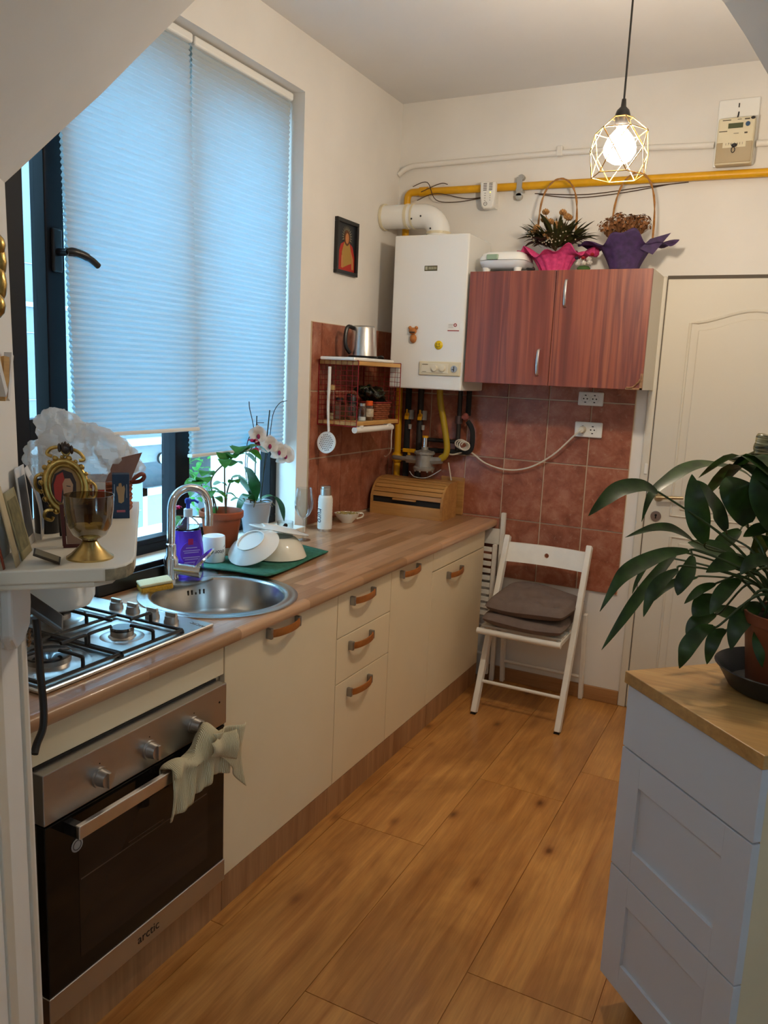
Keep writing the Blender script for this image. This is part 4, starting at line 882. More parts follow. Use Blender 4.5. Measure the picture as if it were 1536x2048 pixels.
m = M(); m.box(-.306, -.276, 2.5022, 2.503, 1.636, 1.639); m.box(-.304, -.284, 2.5022, 2.503, 1.602, 1.604); m.build('panel_print', P('olive_print', '#5a5030', .6), pnl)
M().box(-.324, -.258, 2.513, 2.515, 2.078, 2.102).build('badge', P('bronze_badge', (.16, .13, .07), .35, .6), bl)
mb_ = P('badge_letter', (.55, .48, .30), .4, .6)
m = M()
for i in range(5): m.box(-.302 + i * .0085, -.2965 + i * .0085, 2.5125, 2.513, 2.085, 2.096)
m.box(-.32, -.308, 2.5125, 2.513, 2.083, 2.098); m.build('badge_letters', mb_, bl)
# magnets
fm = thing('figurine_magnet', 'small tan clay figure magnet on the boiler', 'magnet', (-.365, 2.508, 1.755))
clay = P('tan_clay', '#b0703a', .7, var=.25, vs_=60)
m = M(); m.ball((-.367, 2.506, 1.795), (.021, .012, .017), 14); m.ball((-.383, 2.508, 1.81), .009, 10); m.ball((-.350, 2.508, 1.81), .009, 10); m.build('head', clay, fm, smooth=True)
M().ball((-.363, 2.506, 1.759), (.018, .012, .022), 14).build('body', clay, fm, smooth=True)
M().box(-.380, -.350, 2.492, 2.4955, 1.786, 1.791).build('dark_band', ink, fm)
sm = thing('smiley_magnet', 'round yellow smiley magnet on the boiler front', 'magnet', (-.229, 2.512, 1.71))
T = frame_T((-.229, 2.515, 1.731), (1, 0, 0), (0, 0, 1))
M(T).lathe([(0, 0), (.021, 0), (.0205, .004), (.015, .009), (0, .011)], (0, 0, 0), 28).build('disc', P('smiley_yellow', '#d9b90c', .3), sm, smooth=True)
m = M(T); m.ball((-.006, .005, .0105), (.0022, .0032, .0012), 8); m.ball((.006, .005, .0105), (.0022, .0032, .0012), 8); m.tube([(.011 * math.cos(t), .011 * math.sin(t) + .002, .0098) for t in [math.radians(a) for a in range(200, 341, 14)]], .0011, 5); m.build('face_marks', ink, sm)
cm = thing('card_magnet', 'white visiting-card magnet with red stripe on the boiler', 'magnet', (-.157, 2.514, 1.80))
M().box(-.188, -.126, 2.5135, 2.515, 1.796, 1.838).build('card', plastic_w, cm)
M().box(-.187, -.128, 2.513, 2.5136, 1.798, 1.802).build('red_stripe', P('red_print', '#9a1f2c', .5), cm)
m = M(); m.box(-.184, -.160, 2.513, 2.5136, 1.828, 1.8295); m.box(-.184, -.162, 2.513, 2.5136, 1.821, 1.8225); m.box(-.184, -.158, 2.513, 2.5136, 1.8135, 1.815); m.build('grey_lines', P('grey_print', (.3, .28, .28), .6), cm)
M().tube([(-.149 + .0065 * math.cos(t * .5236), 2.513, 1.826 + .0065 * math.sin(t * .5236)) for t in range(12)], .002, 5, closed=True).build('round_logo', P('red_print', 0), cm)
# flue
fu = thing('flue_pipe', 'white flue elbow from boiler top into the wall', 'pipe', (-.33, 2.66, 2.246))
m = M(); bend = [(-.325, 2.66, 2.246), (-.325, 2.66, 2.275)] + [(-.325 - .095 * (1 - math.cos(t)), 2.66, 2.275 + .085 * math.sin(t)) for t in [i * math.pi / 16 for i in range(1, 9)]] + [(-.50, 2.66, 2.362), (-.633, 2.66, 2.364)]
m.tube(bend, .058, 24); m.build('elbow', white_gloss, fu, smooth=True)
for c0, c1, r in (((-.325, 2.66, 2.268), (-.325, 2.66, 2.280), .061), ((-.455, 2.66, 2.361), (-.465, 2.66, 2.361), .061), ((-.485, 2.66, 2.362), (-.50, 2.66, 2.362), .061), ((-.62, 2.66, 2.364), (-.633, 2.66, 2.364), .064)):
    M().cyl(c0, c1, r, r, 28).build('seal_ring', creamp, fu, smooth=40)
m = M()
for p in ((-.40, 2.601, 2.35), (-.345, 2.602, 2.29), (-.285, 2.62, 2.275), (-.45, 2.603, 2.34)): m.ball(p, .0045, 8)
m.build('screw', ink, fu)
# gas pipes
gp = thing('gas_pipe', 'yellow gas pipe along the wall and down beside the boiler', 'pipe', (.5, D - .03, 1.0))
m = M(); m.tube([(1.778, D - .03, 2.485), (-.54, D - .03, 2.508)] + [(-.54 - .03 * math.sin(t), D - .03, 2.478 + .03 * math.cos(t)) for t in [i * math.pi / 12 for i in range(1, 7)]] + [(-.565, D - .045, 2.3), (-.553, D - .045, 1.145), (-.548, D - .045, ZT)], .018, 14); m.build('pipe', yellow, gp, smooth=True)
M().cyl((-.50, D - .03, 2.508), (-.455, D - .03, 2.508), .023, .023, 12).build('coupling', yellow, gp, smooth=40)
M().ball((-.550, D - .05, 1.143), .033, 16).build('ball_valve', yellow, gp, smooth=True)
m = M(); m.box(-.505, -.435, D - .085, D - .065, 1.176, 1.196); m.cyl((-.47, D - .075, 1.15), (-.47, D - .075, 1.18), .008); m.build('valve_lever', yellow, gp, bevel=.003)
m = M(); m.box(.018, .052, D - .052, D - .010, 2.475, 2.487); m.cyl((.035, D - .002, 2.545), (.035, D - .03, 2.545), .013); m.box(.022, .048, D - .055, D - .048, 2.455, 2.54); m.cyl((.035, D - .055, 2.452), (.035, D - .03, 2.452), .015)
cl = m.build('pipe_clamp', P('zinc', (.5, .49, .46), .4, .7), gp, smooth=30)
cw = thing('loose_cables', 'thin dark cables sagging along the yellow gas pipe', 'cable', (.3, D - .02, 2.44))
brown = P('brown_cable', '#4a3626', .6)
for pts in ([(-.50, D - .06, 2.46), (-.40, D - .05, 2.49), (-.25, D - .012, 2.465), (-.14, D - .01, 2.47)], [(-.48, D - .06, 2.50), (-.38, D - .055, 2.535), (-.34, D - .05, 2.53)], [(-.53, D - .055, 2.53), (-.45, D - .055, 2.545), (-.40, D - .05, 2.46), (-.30, D - .012, 2.452), (-.14, D - .01, 2.468)], [(.10, D - .006, 2.47), (.35, D - .006, 2.452), (.6, D - .006, 2.468), (.8, D - .006, 2.478)], [(.12, D - .006, 2.465), (.3, D - .006, 2.440), (.5, D - .006, 2.448), (.72, D - .006, 2.474)]):
    M().tube(smoothpath(pts), .0022, 5).build('cable', brown, cw, smooth=True)
ct = thing('white_conduit', 'white painted conduit high on the wall behind the lamp', 'pipe', (.5, D, 2.6))
M().tube(smoothpath([(-.633, D - .02, 2.60), (-.58, D - .014, 2.634), (-.45, D - .012, 2.642), (.3, D - .0137, 2.643), (.891, D - .0137, 2.622)]), .0135, 10).build('pipe', paint, ct, smooth=True)
M().tube([(1.059, D - .0137, 2.615), (1.778, D - .0137, 2.60)], .0135, 10).build('pipe', paint, ct, smooth=True)
m = M(); m.box(.195, .225, D - .03, D, 2.628, 2.675); m.build('saddle_clip', paint, ct, bevel=.006)
# gas detector
gd = thing('gas_detector', 'small white gas alarm below the yellow pipe', 'detector', (-.115, D - .03, 2.39))
prf = [(-.155, 2.525), (-.152, 2.455), (-.143, 2.41), (-.13, 2.398), (-.095, 2.396), (-.082, 2.408), (-.075, 2.46), (-.075, 2.523)]
M().prism(prf, lambda u, v, k: (u, D - (.082 if k == 0 else .050), v)).build('case', plastic_w, gd, bevel=.008, seg=3)
m = M()
for i in range(5):
    for sx_ in (-.137, -.108): m.box(sx_, sx_ + .018, D - 0.0826, D - 0.0815, 2.512 - i * .0075, 2.5155 - i * .0075)
for i in range(4): m.box(-.13, -.122, D - 0.0826, D - 0.0815, 2.468 - i * .011, 2.470 - i * .011); m.ball((-.10, D - .082, 2.469 - i * .011), .002, 6)
m.build('vents', P('vent_dark', (.10, .09, .08), .8), gd)
M().ball((-.10, D - .082, 2.472), .003, 8).build('status_light', P('led_yellow', '#e0d050', .3, emit=2.), gd)
m = M(); m.tube([(-.122 + .0085 * math.cos(t * .5236), D - 0.0825, 2.420 + .0085 * math.sin(t * .5236)) for t in range(12)], .0012, 5, closed=True); m.box(-.127, -.117, D - 0.0832, D - 0.0818, 2.4192, 2.4208); m.build('test_button', P('vent_dark', 0), gd)
M().box(-.145, -.085, D - .051, D, 2.405, 2.482).build('mount', plastic_w, gd)
# electricity meter
me_ = thing('electricity_meter', 'beige electricity meter on a white board high on the wall', 'meter', (.975, D, 2.52))
M().box(.893, 1.057, D - .012, D, 2.53, 2.805).build('back_board', white_gloss, me_, bevel=.012, seg=3)
M().box(.905, 1.05, D - .075, D - .012, 2.525, 2.712).build('case', creamp, me_, bevel=.008, seg=3)
mtp = P('meter_print', (.07, .06, .04), .6); ym = D - .0756
M().box(.908, 1.047, D - .079, D - .074, 2.530, 2.612).build('terminal_cover', P('meter_cover', (.42, .33, .20), .15, coat=.6), me_, bevel=.004)
M().box(.946, 1.004, ym - .001, ym + .001, 2.668, 2.688).build('display', P('lcd_green', '#4a5236', .2), me_)
M().cyl((1.022, ym, 2.681), (1.022, ym - .004, 2.681), .009).build('blue_seal', P('seal_blue', '#2a4a6a', .3), me_)
M().ball((1.040, ym, 2.704), (.009, .006, .006), 10).build('dark_seal', ink, me_)
m = M()
m.box(.922, .955, ym - .0006, ym + .001, 2.700, 2.703); m.box(.98, .996, ym - .0006, ym + .001, 2.701, 2.703); m.box(1.008, 1.028, ym - .0006, ym + .001, 2.699, 2.704); m.box(.912, .944, ym - .0006, ym + .001, 2.656, 2.659); m.box(1.012, 1.024, ym - .0006, ym + .001, 2.644, 2.650); m.box(.97, .99, ym - .0006, ym + .001, 2.646, 2.6475)
m.build('print', mtp, me_)
M().box(.932, 1.022, D - .0802, D - .0785, 2.590, 2.616).build('terminal_label', creamp, me_)
text('1 7 6  5 6 1 1', .013, frame_T((.977, D - .0806, 2.604), (1, 0, 0), (0, 0, 1)), mtp, 'digits', me_)
m = M(); m.ball((.978, D - .083, 2.598), (.012, .006, .008), 10); m.tube([(.975 + .007 * math.cos(t * .5236), D - .083, 2.580 + .011 * math.sin(t * .5236)) for t in range(12)], .0018, 5, closed=True); m.build('wire_seal', ink, me_, smooth=True)
M().tube(smoothpath([(.972, D - .03, 2.712), (.975, D - .016, 2.735), (.976, D - .013, 2.75)]), .003, 6).build('supply_wire', ink, me_)
M().box(.972, .977, D - .0135, D - .0115, 2.768, 2.785).build('slot', ink, me_)
# sockets
def socket(lab, x0, x1, z0, z1):
    o = thing('double_socket', lab, 'socket', ((x0 + x1) / 2, YB, z0), 'double wall sockets on the tiles')
    M().box(x0, x1, YB - .014, YB, z0, z1).build('plate', plastic_w, o, bevel=.006, seg=3)
    for k in (.30, .66):
        cx_ = x0 + (x1 - x0) * k; cz_ = (z0 + z1) / 2
        T = frame_T((cx_, YB - .0142, cz_), (1, 0, 0), (0, 0, 1))
        rim = M(T).lathe([(.0215, 0), (.0215, .003), (.019, .003), (.0185, -.008), (0, -.008)], (0, 0, 0), 24).build('outlet', plastic_w, o, smooth=40)
        mm = M(T)
        for dx in (-.0085, .0085): mm.cyl((dx, 0, .0004), (dx, 0, .002), .0036, .0036, 10)
        mm.box(-.004, .004, .014, .019, .0005, .0035); mm.box(-.004, .004, -.019, -.014, .0005, .0035)
        mm.build('pin_holes', P('socket_dark', (.03, .03, .03), .6), rim)
    return o
socket('white double socket directly under the wooden cabinet', .396, .517, 1.474, 1.540)
socket('white double socket with a plug in it, lower on the tiles', .391, .524, 1.322, 1.396)
pg = thing('power_cord', 'cream power cord looping from the socket to the boiler pipes', 'cable', (.1, YB - .02, 1.12))
M().cyl((.431, YB - .0145, 1.359), (.431, YB - .05, 1.358), .0175, .0135, 18).build('plug', P('ivory_plastic', (.66, .60, .48), .45), pg, smooth=40)
iv = P('ivory_plastic', 0)
M().tube(smoothpath([(.431, YB - .048, 1.358), (.405, YB - .05, 1.333), (.301, YB - .04, 1.225), (.18, YB - .03, 1.15), (.063, YB - .025, 1.129), (-.05, YB - .025, 1.152), (-.131, YB - .03, 1.202), (-.168, YB - .05, 1.20), (-.22, YB - .06, 1.185), (-.26, YB - .06, 1.19)]), .0042, 8).build('lead', iv, pg, smooth=True)
lp_ = []
for i in range(46):
    a = i * 2 * math.pi / 13; lp_.append((-.180 + (.033 - .0002 * i) * math.cos(a) + .001 * i, YB - .065 - .0008 * i, 1.245 + .022 * math.sin(a) - .0002 * i))
M().tube(lp_, .0036, 6).build('coil', iv, pg, smooth=True)
M().tube(smoothpath([(-.245, YB - .05, 1.14), (-.24, YB - .04, 1.10), (-.232, YB - .03, 1.045)]), .0035, 6).build('tail', iv, pg, smooth=True)
# pipes below the boiler
bp_ = thing('boiler_pipes', 'dark water pipes with valves under the boiler', 'pipe', (-.3, D - .05, 1.1))
dkp = P('dark_pipe', (.022, .020, .020), .55); dkb = P('dark_foam_sleeve', (.012, .014, .015), .9)
for x in (-.497, -.425): M().tube([(x, D - .055, 1.52), (x + .002, D - .055, .93)], .0165, 10).build('pipe', dkb if x < -.45 else dkp, bp_, smooth=True)
M().tube([(-.203, D - .055, 1.52), (-.203, D - .055, 1.20)], .012, 10).build('pipe', dkp, bp_, smooth=True)
M().tube([(-.155, D - .055, 1.52), (-.155, D - .055, 1.39)], .014, 10).build('pipe', dkb, bp_, smooth=True)
M().tube(smoothpath([(-.155, D - .055, 1.36), (-.135, D - .055, 1.335), (-.124, D - .055, 1.30), (-.124, D - .055, 1.235), (-.14, D - .055, 1.205), (-.18, D - .055, 1.20), (-.42, D - .055, 1.195)]), .013, 10).build('pipe', dkb, bp_, smooth=True)
M().tube([(-.42, D - .045, 1.25), (-.20, D - .045, 1.25)], .011, 10).build('pipe', dkp, bp_, smooth=True)
for x in (-.478, -.402):
    m = M(); m.cyl((x - .012, D - .072, 1.375), (x - .012, D - .082, 1.375), .013); m.box(x - .024, x, D - .088, D - .080, 1.35, 1.37); m.box(x - .016, x - .006, D - .088, D - .080, 1.38, 1.405); m.build('tap_handle', yellow, bp_, bevel=.003, smooth=30)
    M().cyl((x, D - .055, 1.352), (x, D - .055, 1.40), .017, .017, 10).build('valve_body', grey_metal, bp_, smooth=30)
    M().cyl((x + .004, D - .07, 1.30), (x + .004, D - .07, 1.325), .009, .010, 10).build('nut', P('zinc', 0), bp_, smooth=30)
m = M(); m.ball((-.158, D - .08, 1.385), (.017, .012, .02), 10); m.box(-.175, -.14, D - .092, D - .082, 1.375, 1.39); m.build('red_valve', P('dusty_red', '#8a4a42', .7), bp_, smooth=30)
M().cyl((-.203, D - .055, 1.345), (-.203, D - .055, 1.385), .019, .019, 10).build('valve_body', P('dark_brass', (.10, .07, .07), .5, .5), bp_, smooth=30)
yh = thing('gas_hose', 'dull yellow gas hose hanging from boiler to regulator', 'hose', (-.24, D - .075, 1.16))
M().tube(smoothpath([(-.288, D - .13, 1.518), (-.280, D - .13, 1.45), (-.255, D - .13, 1.35), (-.232, D - .13, 1.24), (-.232, D - .13, 1.195), (-.245, D - .13, 1.172)]), .0165, 12).build('hose', yellow_d, yh, smooth=True)
M().tube([(-.240, D - .13, 1.178), (-.262, D - .13, 1.163)], .018, 12).build('elbow', yellow_d, yh, smooth=True)
rg = thing('gas_regulator', 'grey cast gas regulator among the boiler pipes', 'regulator', (-.36, D - .08, 1.09))
cx_, cz_ = -.352, 1.148
M().lathe([(0, -.055), (.052, -.052), (.056, -.045), (.056, -.036), (.046, -.03), (.044, .03), (.054, .034), (.054, .044), (.03, .052), (.018, .056), (.018, .07), (0, .07)], (cx_, D - .135, cz_), 28).build('body', grey_metal, rg, smooth=40)
M().cyl((cx_, D - .135, cz_ + .068), (cx_, D - .135, cz_ + .118), .0145, .0145, 14).build('top_stem', chrome, rg, smooth=40)
M().cyl((cx_, D - .135, cz_ + .118), (cx_, D - .135, cz_ + .128), .016, .016, 14).build('yellow_cap', yellow, rg, smooth=40)
M().cyl((cx_ - .10, D - .135, cz_), (cx_ - .03, D - .135, cz_), .022, .022, 6).build('union', grey_metal, rg, smooth=30); M().cyl((cx_ + .03, D - .135, cz_), (cx_ + .10, D - .135, cz_ + .008), .022, .019, 6).build('union', grey_metal, rg, smooth=30); M().tube(smoothpath([(-.55, D - .084, cz_ - .004), (-.535, D - .12, cz_), (-.49, D - .135, cz_), (cx_ - .09, D - .135, cz_)]), .012, 12).build('nipple', grey_metal, rg, smooth=30)
m = M()
for k in range(8): a = k * math.pi / 4; m.cyl((cx_ + .049 * math.cos(a), D - .135 + .049 * math.sin(a), cz_ - .058), (cx_ + .049 * math.cos(a), D - .135 + .049 * math.sin(a), cz_ - .03), .005, .005, 6); m.cyl((cx_ + .047 * math.cos(a), D - .135 + .047 * math.sin(a), cz_ + .03), (cx_ + .047 * math.cos(a), D - .135 + .047 * math.sin(a), cz_ + .048), .005, .005, 6)
m.build('bolt', grey_metal, rg, smooth=30)
M().tube(smoothpath([(cx_ - .06, D - .18, cz_ - .06), (cx_ - .03, D - .18, cz_ - .085), (cx_ + .04, D - .18, cz_ - .082), (cx_ + .10, D - .14, cz_ - .04)]), .0022, 6).build('thin_wire', P('grey_wire', (.4, .4, .4), .5), rg)
# ================================================================== upper cabinet
uc = thing('wall_cabinet', 'white wall cabinet with two plum wood doors', 'cabinet', (.325, 2.67, 1.56))
ux0, ux1, uz0, uz1, uy0 = -.085, .737, 1.562, 2.072, 2.507
m = M(); t_ = .016
m.box(ux0, ux0 + t_, uy0 + .018, YB, uz0, uz1); m.box(ux1 - t_, ux1, uy0 + .018, YB, uz0, uz1); m.box(ux0 + t_, ux1 - t_, uy0 + .018, YB, uz0, uz0 + t_); m.box(ux0 + t_, ux1 - t_, uy0 + .018, YB, uz1 - t_, uz1); m.box(ux0 + t_, ux1 - t_, YB - .006, YB, uz0 + t_, uz1 - t_)
m.build('carcass', white, uc)
dl = M().box(ux0, .3215, uy0, uy0 + .0175, uz0, uz1 - .002).build('door', plum_m, uc, bevel=.001)
dr_ = M().box(.3245, ux1, uy0, uy0 + .0175, uz0, uz1 - .002).build('door', plum_m, uc, bevel=.001)
satin = P('satin_nickel', (.66, .65, .63), .3, 1.)
for dd_, hxx, z0, z1 in ((dl, .272, 1.604, 1.727), (dr_, .374, 1.908, 2.032)):
    pts = smoothpath([(hxx, uy0, z0 + .004), (hxx, uy0 - .016, z0 + .012), (hxx, uy0 - .024, (z0 + z1) / 2), (hxx, uy0 - .016, z1 - .012), (hxx, uy0, z1 - .004)])
    mm = M().tube(pts, .004, 8)
    for v in mm.v: v.x = hxx + (v.x - hxx) * 1.6
    mm.build('handle', satin, dd_, smooth=True)
bz = P('bronze_leaf', (.42, .24, .13), .35, .7, var=.3, vs_=60)
m = M(); m.box(.735 - .008, .738, uy0 - .004, uy0 - .0005, 1.562, 1.632); m.box(.668, .738, uy0 - .004, uy0 - .0005, 1.562, 1.570)
for i in range(7): t_ = i / 6; m.tube([(.672 + .058 * t_, uy0 - .004, 1.574 - .004 + .05 * max(0, t_ - .35) ** 1.2), (.690 + .045 * t_, uy0 - .006, 1.570 + .055 * t_ ** 2)], .0035, 6)
m.build('corner_ornament', bz, dr_, smooth=30)
ZC = uz1
# sandwich maker
sw = thing('sandwich_maker', 'white sandwich maker on top of the wooden cabinet', 'appliance', (.04, 2.60, ZC))
def sq(r, z, n=32): pass
def shell(prof, name, mt):
    m = M(); n = 40; vs_, fs = [], []
    for s_, z in prof:
        for j in range(n):
            a = 2 * math.pi * j / n; rr = 1 / (abs(math.cos(a)) ** 5 + abs(math.sin(a)) ** 5) ** .2; vs_.append((.055 + .112 * s_ * rr * math.cos(a), 2.61 + .098 * s_ * rr * math.sin(a), ZC + z))
    for i in range(len(prof) - 1):
        for j in range(n): fs.append((i * n + j, i * n + (j + 1) % n, (i + 1) * n + (j + 1) % n, (i + 1) * n + j))
    fs.append(tuple(range(n))[::-1]); fs.append(tuple(range((len(prof) - 1) * n, len(prof) * n))); m.add(vs_, fs); return m.build(name, mt, sw, smooth=50)
shell([(.80, .014), (.93, .020), (1.0, .038), (1.01, .048)], 'lower_shell', P('appliance_grey', (.62, .63, .65), .25, coat=.3)); shell([(1.01, .050), (1.0, .060), (.94, .078), (.80, .088), (.55, .091)], 'lid', white_gloss)
M().box(-.01, .045, 2.503, 2.52, ZC + .050, ZC + .074).build('latch', P('sage_latch', '#8fa58c', .4), sw, bevel=.004)
for fx in (-.02, .13):
    for fy in (2.545, 2.675): M().cyl((fx, fy, ZC), (fx, fy, ZC + .018), .016, .020, 14).build('foot', plastic_w, sw, smooth=40)
m = M(); m.tube(smoothpath([(.16, 2.66, ZC + .02), (.19, 2.60, ZC + .008), (.17, 2.56, ZC + .012), (.205, 2.545, ZC + .007), (.19, 2.59, ZC + .02)]), .006, 8); m.build('cord', black, sw, smooth=True)
# flower baskets
def handle_arch(o, cx, cy, x0, x1, zt, zb, mt):
    pts = [(x0 + (x1 - x0) * (.5 - .5 * math.cos(math.pi * i / 24)), cy, zb + (zt - zb) * (math.sin(math.pi * i / 24) ** .55)) for i in range(25)]
    for k in range(2):
        q = [(p[0] + .0022 * math.cos(i * 1.1 + k * 3.14), p[1] + .0028 * math.sin(i * 1.1 + k * 3.14), p[2] + .0022 * math.sin(i * 1.1 + k * 3.14)) for i, p in enumerate(pts)]
        M().tube(q, .0031, 6).build('handle_cane', mt, o, smooth=True)
cane = P('golden_cane', '#9a6a34', .5, var=.25, vs_=60)
pb = thing('pink_flower_basket', 'basket of dried roses wrapped in pink crepe paper', 'flower basket', (.275, 2.64, ZC))
def crepe(cx, cy, r0, rt, z0, zw, zt, ruf, seed, pts_=None, aspect=.55):
    m = M()
    def fn(u, v):
        a = 2 * math.pi * u
        if v < .55: t = v / .55; r = r0 + (rt * .62 - r0) * t ** 1.5; z = z0 + (zw - z0) * t
        else: t = (v - .55) / .45; r = rt * .62 + (rt * .46) * t * (1 + ruf * math.sin(5 * a + seed) + .06 * math.sin(13 * a)); z = zw + (zt - zw) * t * (.75 + .38 * math.sin(5 * a + seed + .8)) + .016 * math.sin(11 * a + 1) * t - .020 * t * t
        r *= 1 + .05 * math.sin(13 * a + 4 * v); return (cx + r * math.cos(a), cy + r * aspect * math.sin(a), z)
    m.grid(fn, 90, 16); return m
pinkp = NT('pink_crepe'); f = pinkp.noise(pinkp.coord(), 60, 4); pinkp.l(pinkp.ramp(f, [(.3, hx('#b02a62')), (.7, hx('#d8457f'))]), pinkp.b.inputs['Base Color']); pinkp.set(Roughness=.75); pinkp.bump(f, .3, .003)
crepe(.275, 2.635, .064, .172, ZC + .001, ZC + .075, ZC + .118, .10, .4, aspect=.6).build('crepe_wrap', pinkp.m, pb, smooth=True, solid=.001)
rf = random.Random(11)
dgreen = dry_leaf
for k in range(130):
    a = rf.random() * 6.283; el = rf.random() * .8; L = .09 + .075 * rf.random(); d = Vector((math.cos(a) * 1.15, math.sin(a) * .55, .25 + el)).normalized()
    p = Vector((.275 + .07 * math.cos(a) * rf.random(), 2.64 + .03 * math.sin(a), ZC + .115 + .02 * rf.random())); mm = M(); leaf(mm, [p, p + d * L * .6, p + d * L + Vector((0, 0, -.03 * (1 - el)))], (.0075 if k % 3 else .020), k=3, tip=.9, base=.1); mm.build('leaf', dgreen, pb)
rosem = P('dried_rose', '#a87c4a', .85, var=.35, vs_=70); stemd = P('dried_stem', '#4a3a20', .8)
def rosebud(p, s_, par, mt):
    m = M(); p = Vector(p)
    for k in range(9):
        a = k * 2.4; rr = s_ * (.25 + .075 * k); e = Vector((math.cos(a), math.sin(a) * .8, 0)); leaf(m, [p + Vector((0, 0, -s_ * .5)), p + e * rr * .8 + Vector((0, 0, 0)), p + e * rr * .75 + Vector((0, 0, s_ * (.7 - .05 * k)))], s_ * .5, up=e, fold=.3, k=2, tip=.7, base=.2)
    return m.build('rose', mt, par, smooth=True)
for (x, y, z_) in ((.222, 2.60, .235), (.226, 2.60, .268), (.252, 2.60, .225), (.305, 2.60, .262), (.325, 2.60, .245), (.335, 2.60, .238), (.195, 2.58, .198), (.245, 2.57, .165), (.262, 2.57, .155), (.28, 2.60, .212), (.18, 2.60, .185), (.30, 2.58, .20)):
    M().tube([(.275, 2.64, ZC + .10), (x, y, ZC + z_ - .01)], .0016, 5).build('stem', stemd, pb); rosebud((x, y, ZC + z_), .023, pb, rosem)
m = M()
for k in range(46):
    a = rf.random() * 6.283; m.ball((.275 + .13 * math.cos(a) * rf.random(), 2.57 + .02 * math.sin(a), ZC + .12 + .06 * rf.random()), .0035, 6)
gy_ = m.build('gypsophila', P('dry_white', '#a89c88', .9), pb); gy_['kind'] = 'stuff'
handle_arch(pb, .27, 2.65, .180, .358, ZC + .418, ZC + .16, cane)
vb = thing('purple_flower_basket', 'basket of dried brown hydrangea wrapped in purple paper', 'flower basket', (.59, 2.64, ZC))
purp = NT('purple_paper'); f = purp.noise(purp.coord(), 40, 4); purp.l(purp.ramp(f, [(.3, hx('#2c1a40')), (.7, hx('#452a5c'))]), purp.b.inputs['Base Color']); purp.set(Roughness=.7); purp.bump(f, .3, .003)
m = M()
def pcone(u, v):
    a = 2 * math.pi * u; lob = .5 + .5 * math.cos(2 * a); pk = math.cos(4 * a - .5)
    if v < .6: t = v / .6; r = .058 + (.105 - .058) * t ** 1.3; z = .001 + .10 * t
    else: t = (v - .6) / .4; r = .105 + t * (.040 + .055 * lob ** 2 + .012 * pk); z = .10 + t * (.052 + .016 * pk + .012 * math.sin(9 * a)) - .045 * t * t * lob
    r *= 1 + .035 * math.sin(9 * a); return (.59 + r * 1.02 * math.cos(a), 2.635 + r * .62 * math.sin(a), ZC + z)
m.grid(pcone, 88, 14); m.build('paper_wrap', purp.m, vb, smooth=True, solid=.001)
m = M(); m.add([(.70, 2.58, ZC + .13), (.78, 2.60, ZC + .155), (.715, 2.585, ZC + .065), (.66, 2.58, ZC + .09)], [(0, 1, 2, 3)]); m.build('paper_corner', purp.m, vb, solid=.001)
hyd = P('dry_hydrangea', '#7d5230', .9, var=.4, vs_=80)
for (cx_, cy_, cz_, r) in ((.515, 2.61, .175, .052), (.56, 2.60, .195, .050), (.61, 2.60, .185, .052), (.655, 2.61, .185, .050), (.545, 2.65, .17, .05), (.62, 2.65, .19, .05)):
    m = M()
    for k in range(70):
        th = rf.random() * 6.283; ph = rf.random() * 1.7; e = Vector((math.sin(ph) * math.cos(th), math.sin(ph) * math.sin(th), math.cos(ph))); p = Vector((cx_, cy_, ZC + cz_)) + e * r * (.75 + .35 * rf.random()); t1 = e.orthogonal().normalized() * .008; t2 = e.cross(t1).normalized() * .008
        m.add([p - t1, p - t2, p + t1, p + t2], [(0, 1, 2, 3)]); m.tube([(cx_, cy_, ZC + cz_ - .03), p], .0008, 3, cap=False)
    m.build('hydrangea_head', hyd, vb)
handle_arch(vb, .60, 2.64, .518, .700, ZC + .418, ZC + .10, cane)
wr = thing('small_bouquet', 'small posy of white fabric roses between the two baskets', 'flowers', (.425, 2.575, ZC))
M().lathe([(0, 0), (.026, 0), (.030, .012), (.02, .02), (0, .02)], (.428, 2.565, ZC), 16).build('posy_base', P('posy_green', '#3f5a2c', .8), wr, smooth=True)
for p in ((.405, 2.55, .030), (.432, 2.545, .032), (.457, 2.55, .034), (.418, 2.57, .050), (.447, 2.57, .052)): rosebud((p[0], p[1], ZC + p[2]), .017, wr, petal_w)
for p, mt in (((.425, 2.555, .055), P('posy_red', '#9c1c24', .7)), ((.395, 2.56, .056), P('posy_dark', '#2a2030', .7)), ((.462, 2.56, .07), P('posy_red', 0))): rosebud((p[0], p[1], ZC + p[2]), .012, wr, mt)
# ================================================================== chairs
ch = thing('folding_chair', 'white wooden folding chair opened against the tiled wall', 'chair', (.335, 2.55, 0))
cx0, cx1 = .135, .541
def rail(x, y0, z0, y1, z1, w=.022, d=.036, name='leg', par=ch): return M().bar((x, y0, z0), (x, y1, z1), w, d, (0, 1, 0)).build(name, whitewood, par, bevel=.004)
for x, dx in ((cx0, 0), (cx1, .0)): rail(x, 2.335, .004, 2.675, .815, .027, .040, 'front_leg')
for x in (.118, .535): rail(x, 2.800, .003, 2.745, .46, .022, .030, 'rear_leg')
m = M()
for x in (cx0, cx1): m.box(x - .013, x + .013, 2.317, 2.353, 0, .005)
m.build('rubber_foot', black, ch)
M().cyl((cx0, 2.395, .145), (cx1, 2.395, .145), .0085, .0085, 12).build('stretcher', whitewood, ch, smooth=True)
M().cyl((.118, 2.785, .12), (.535, 2.785, .12), .008, .008, 12).build('stretcher', whitewood, ch, smooth=True)
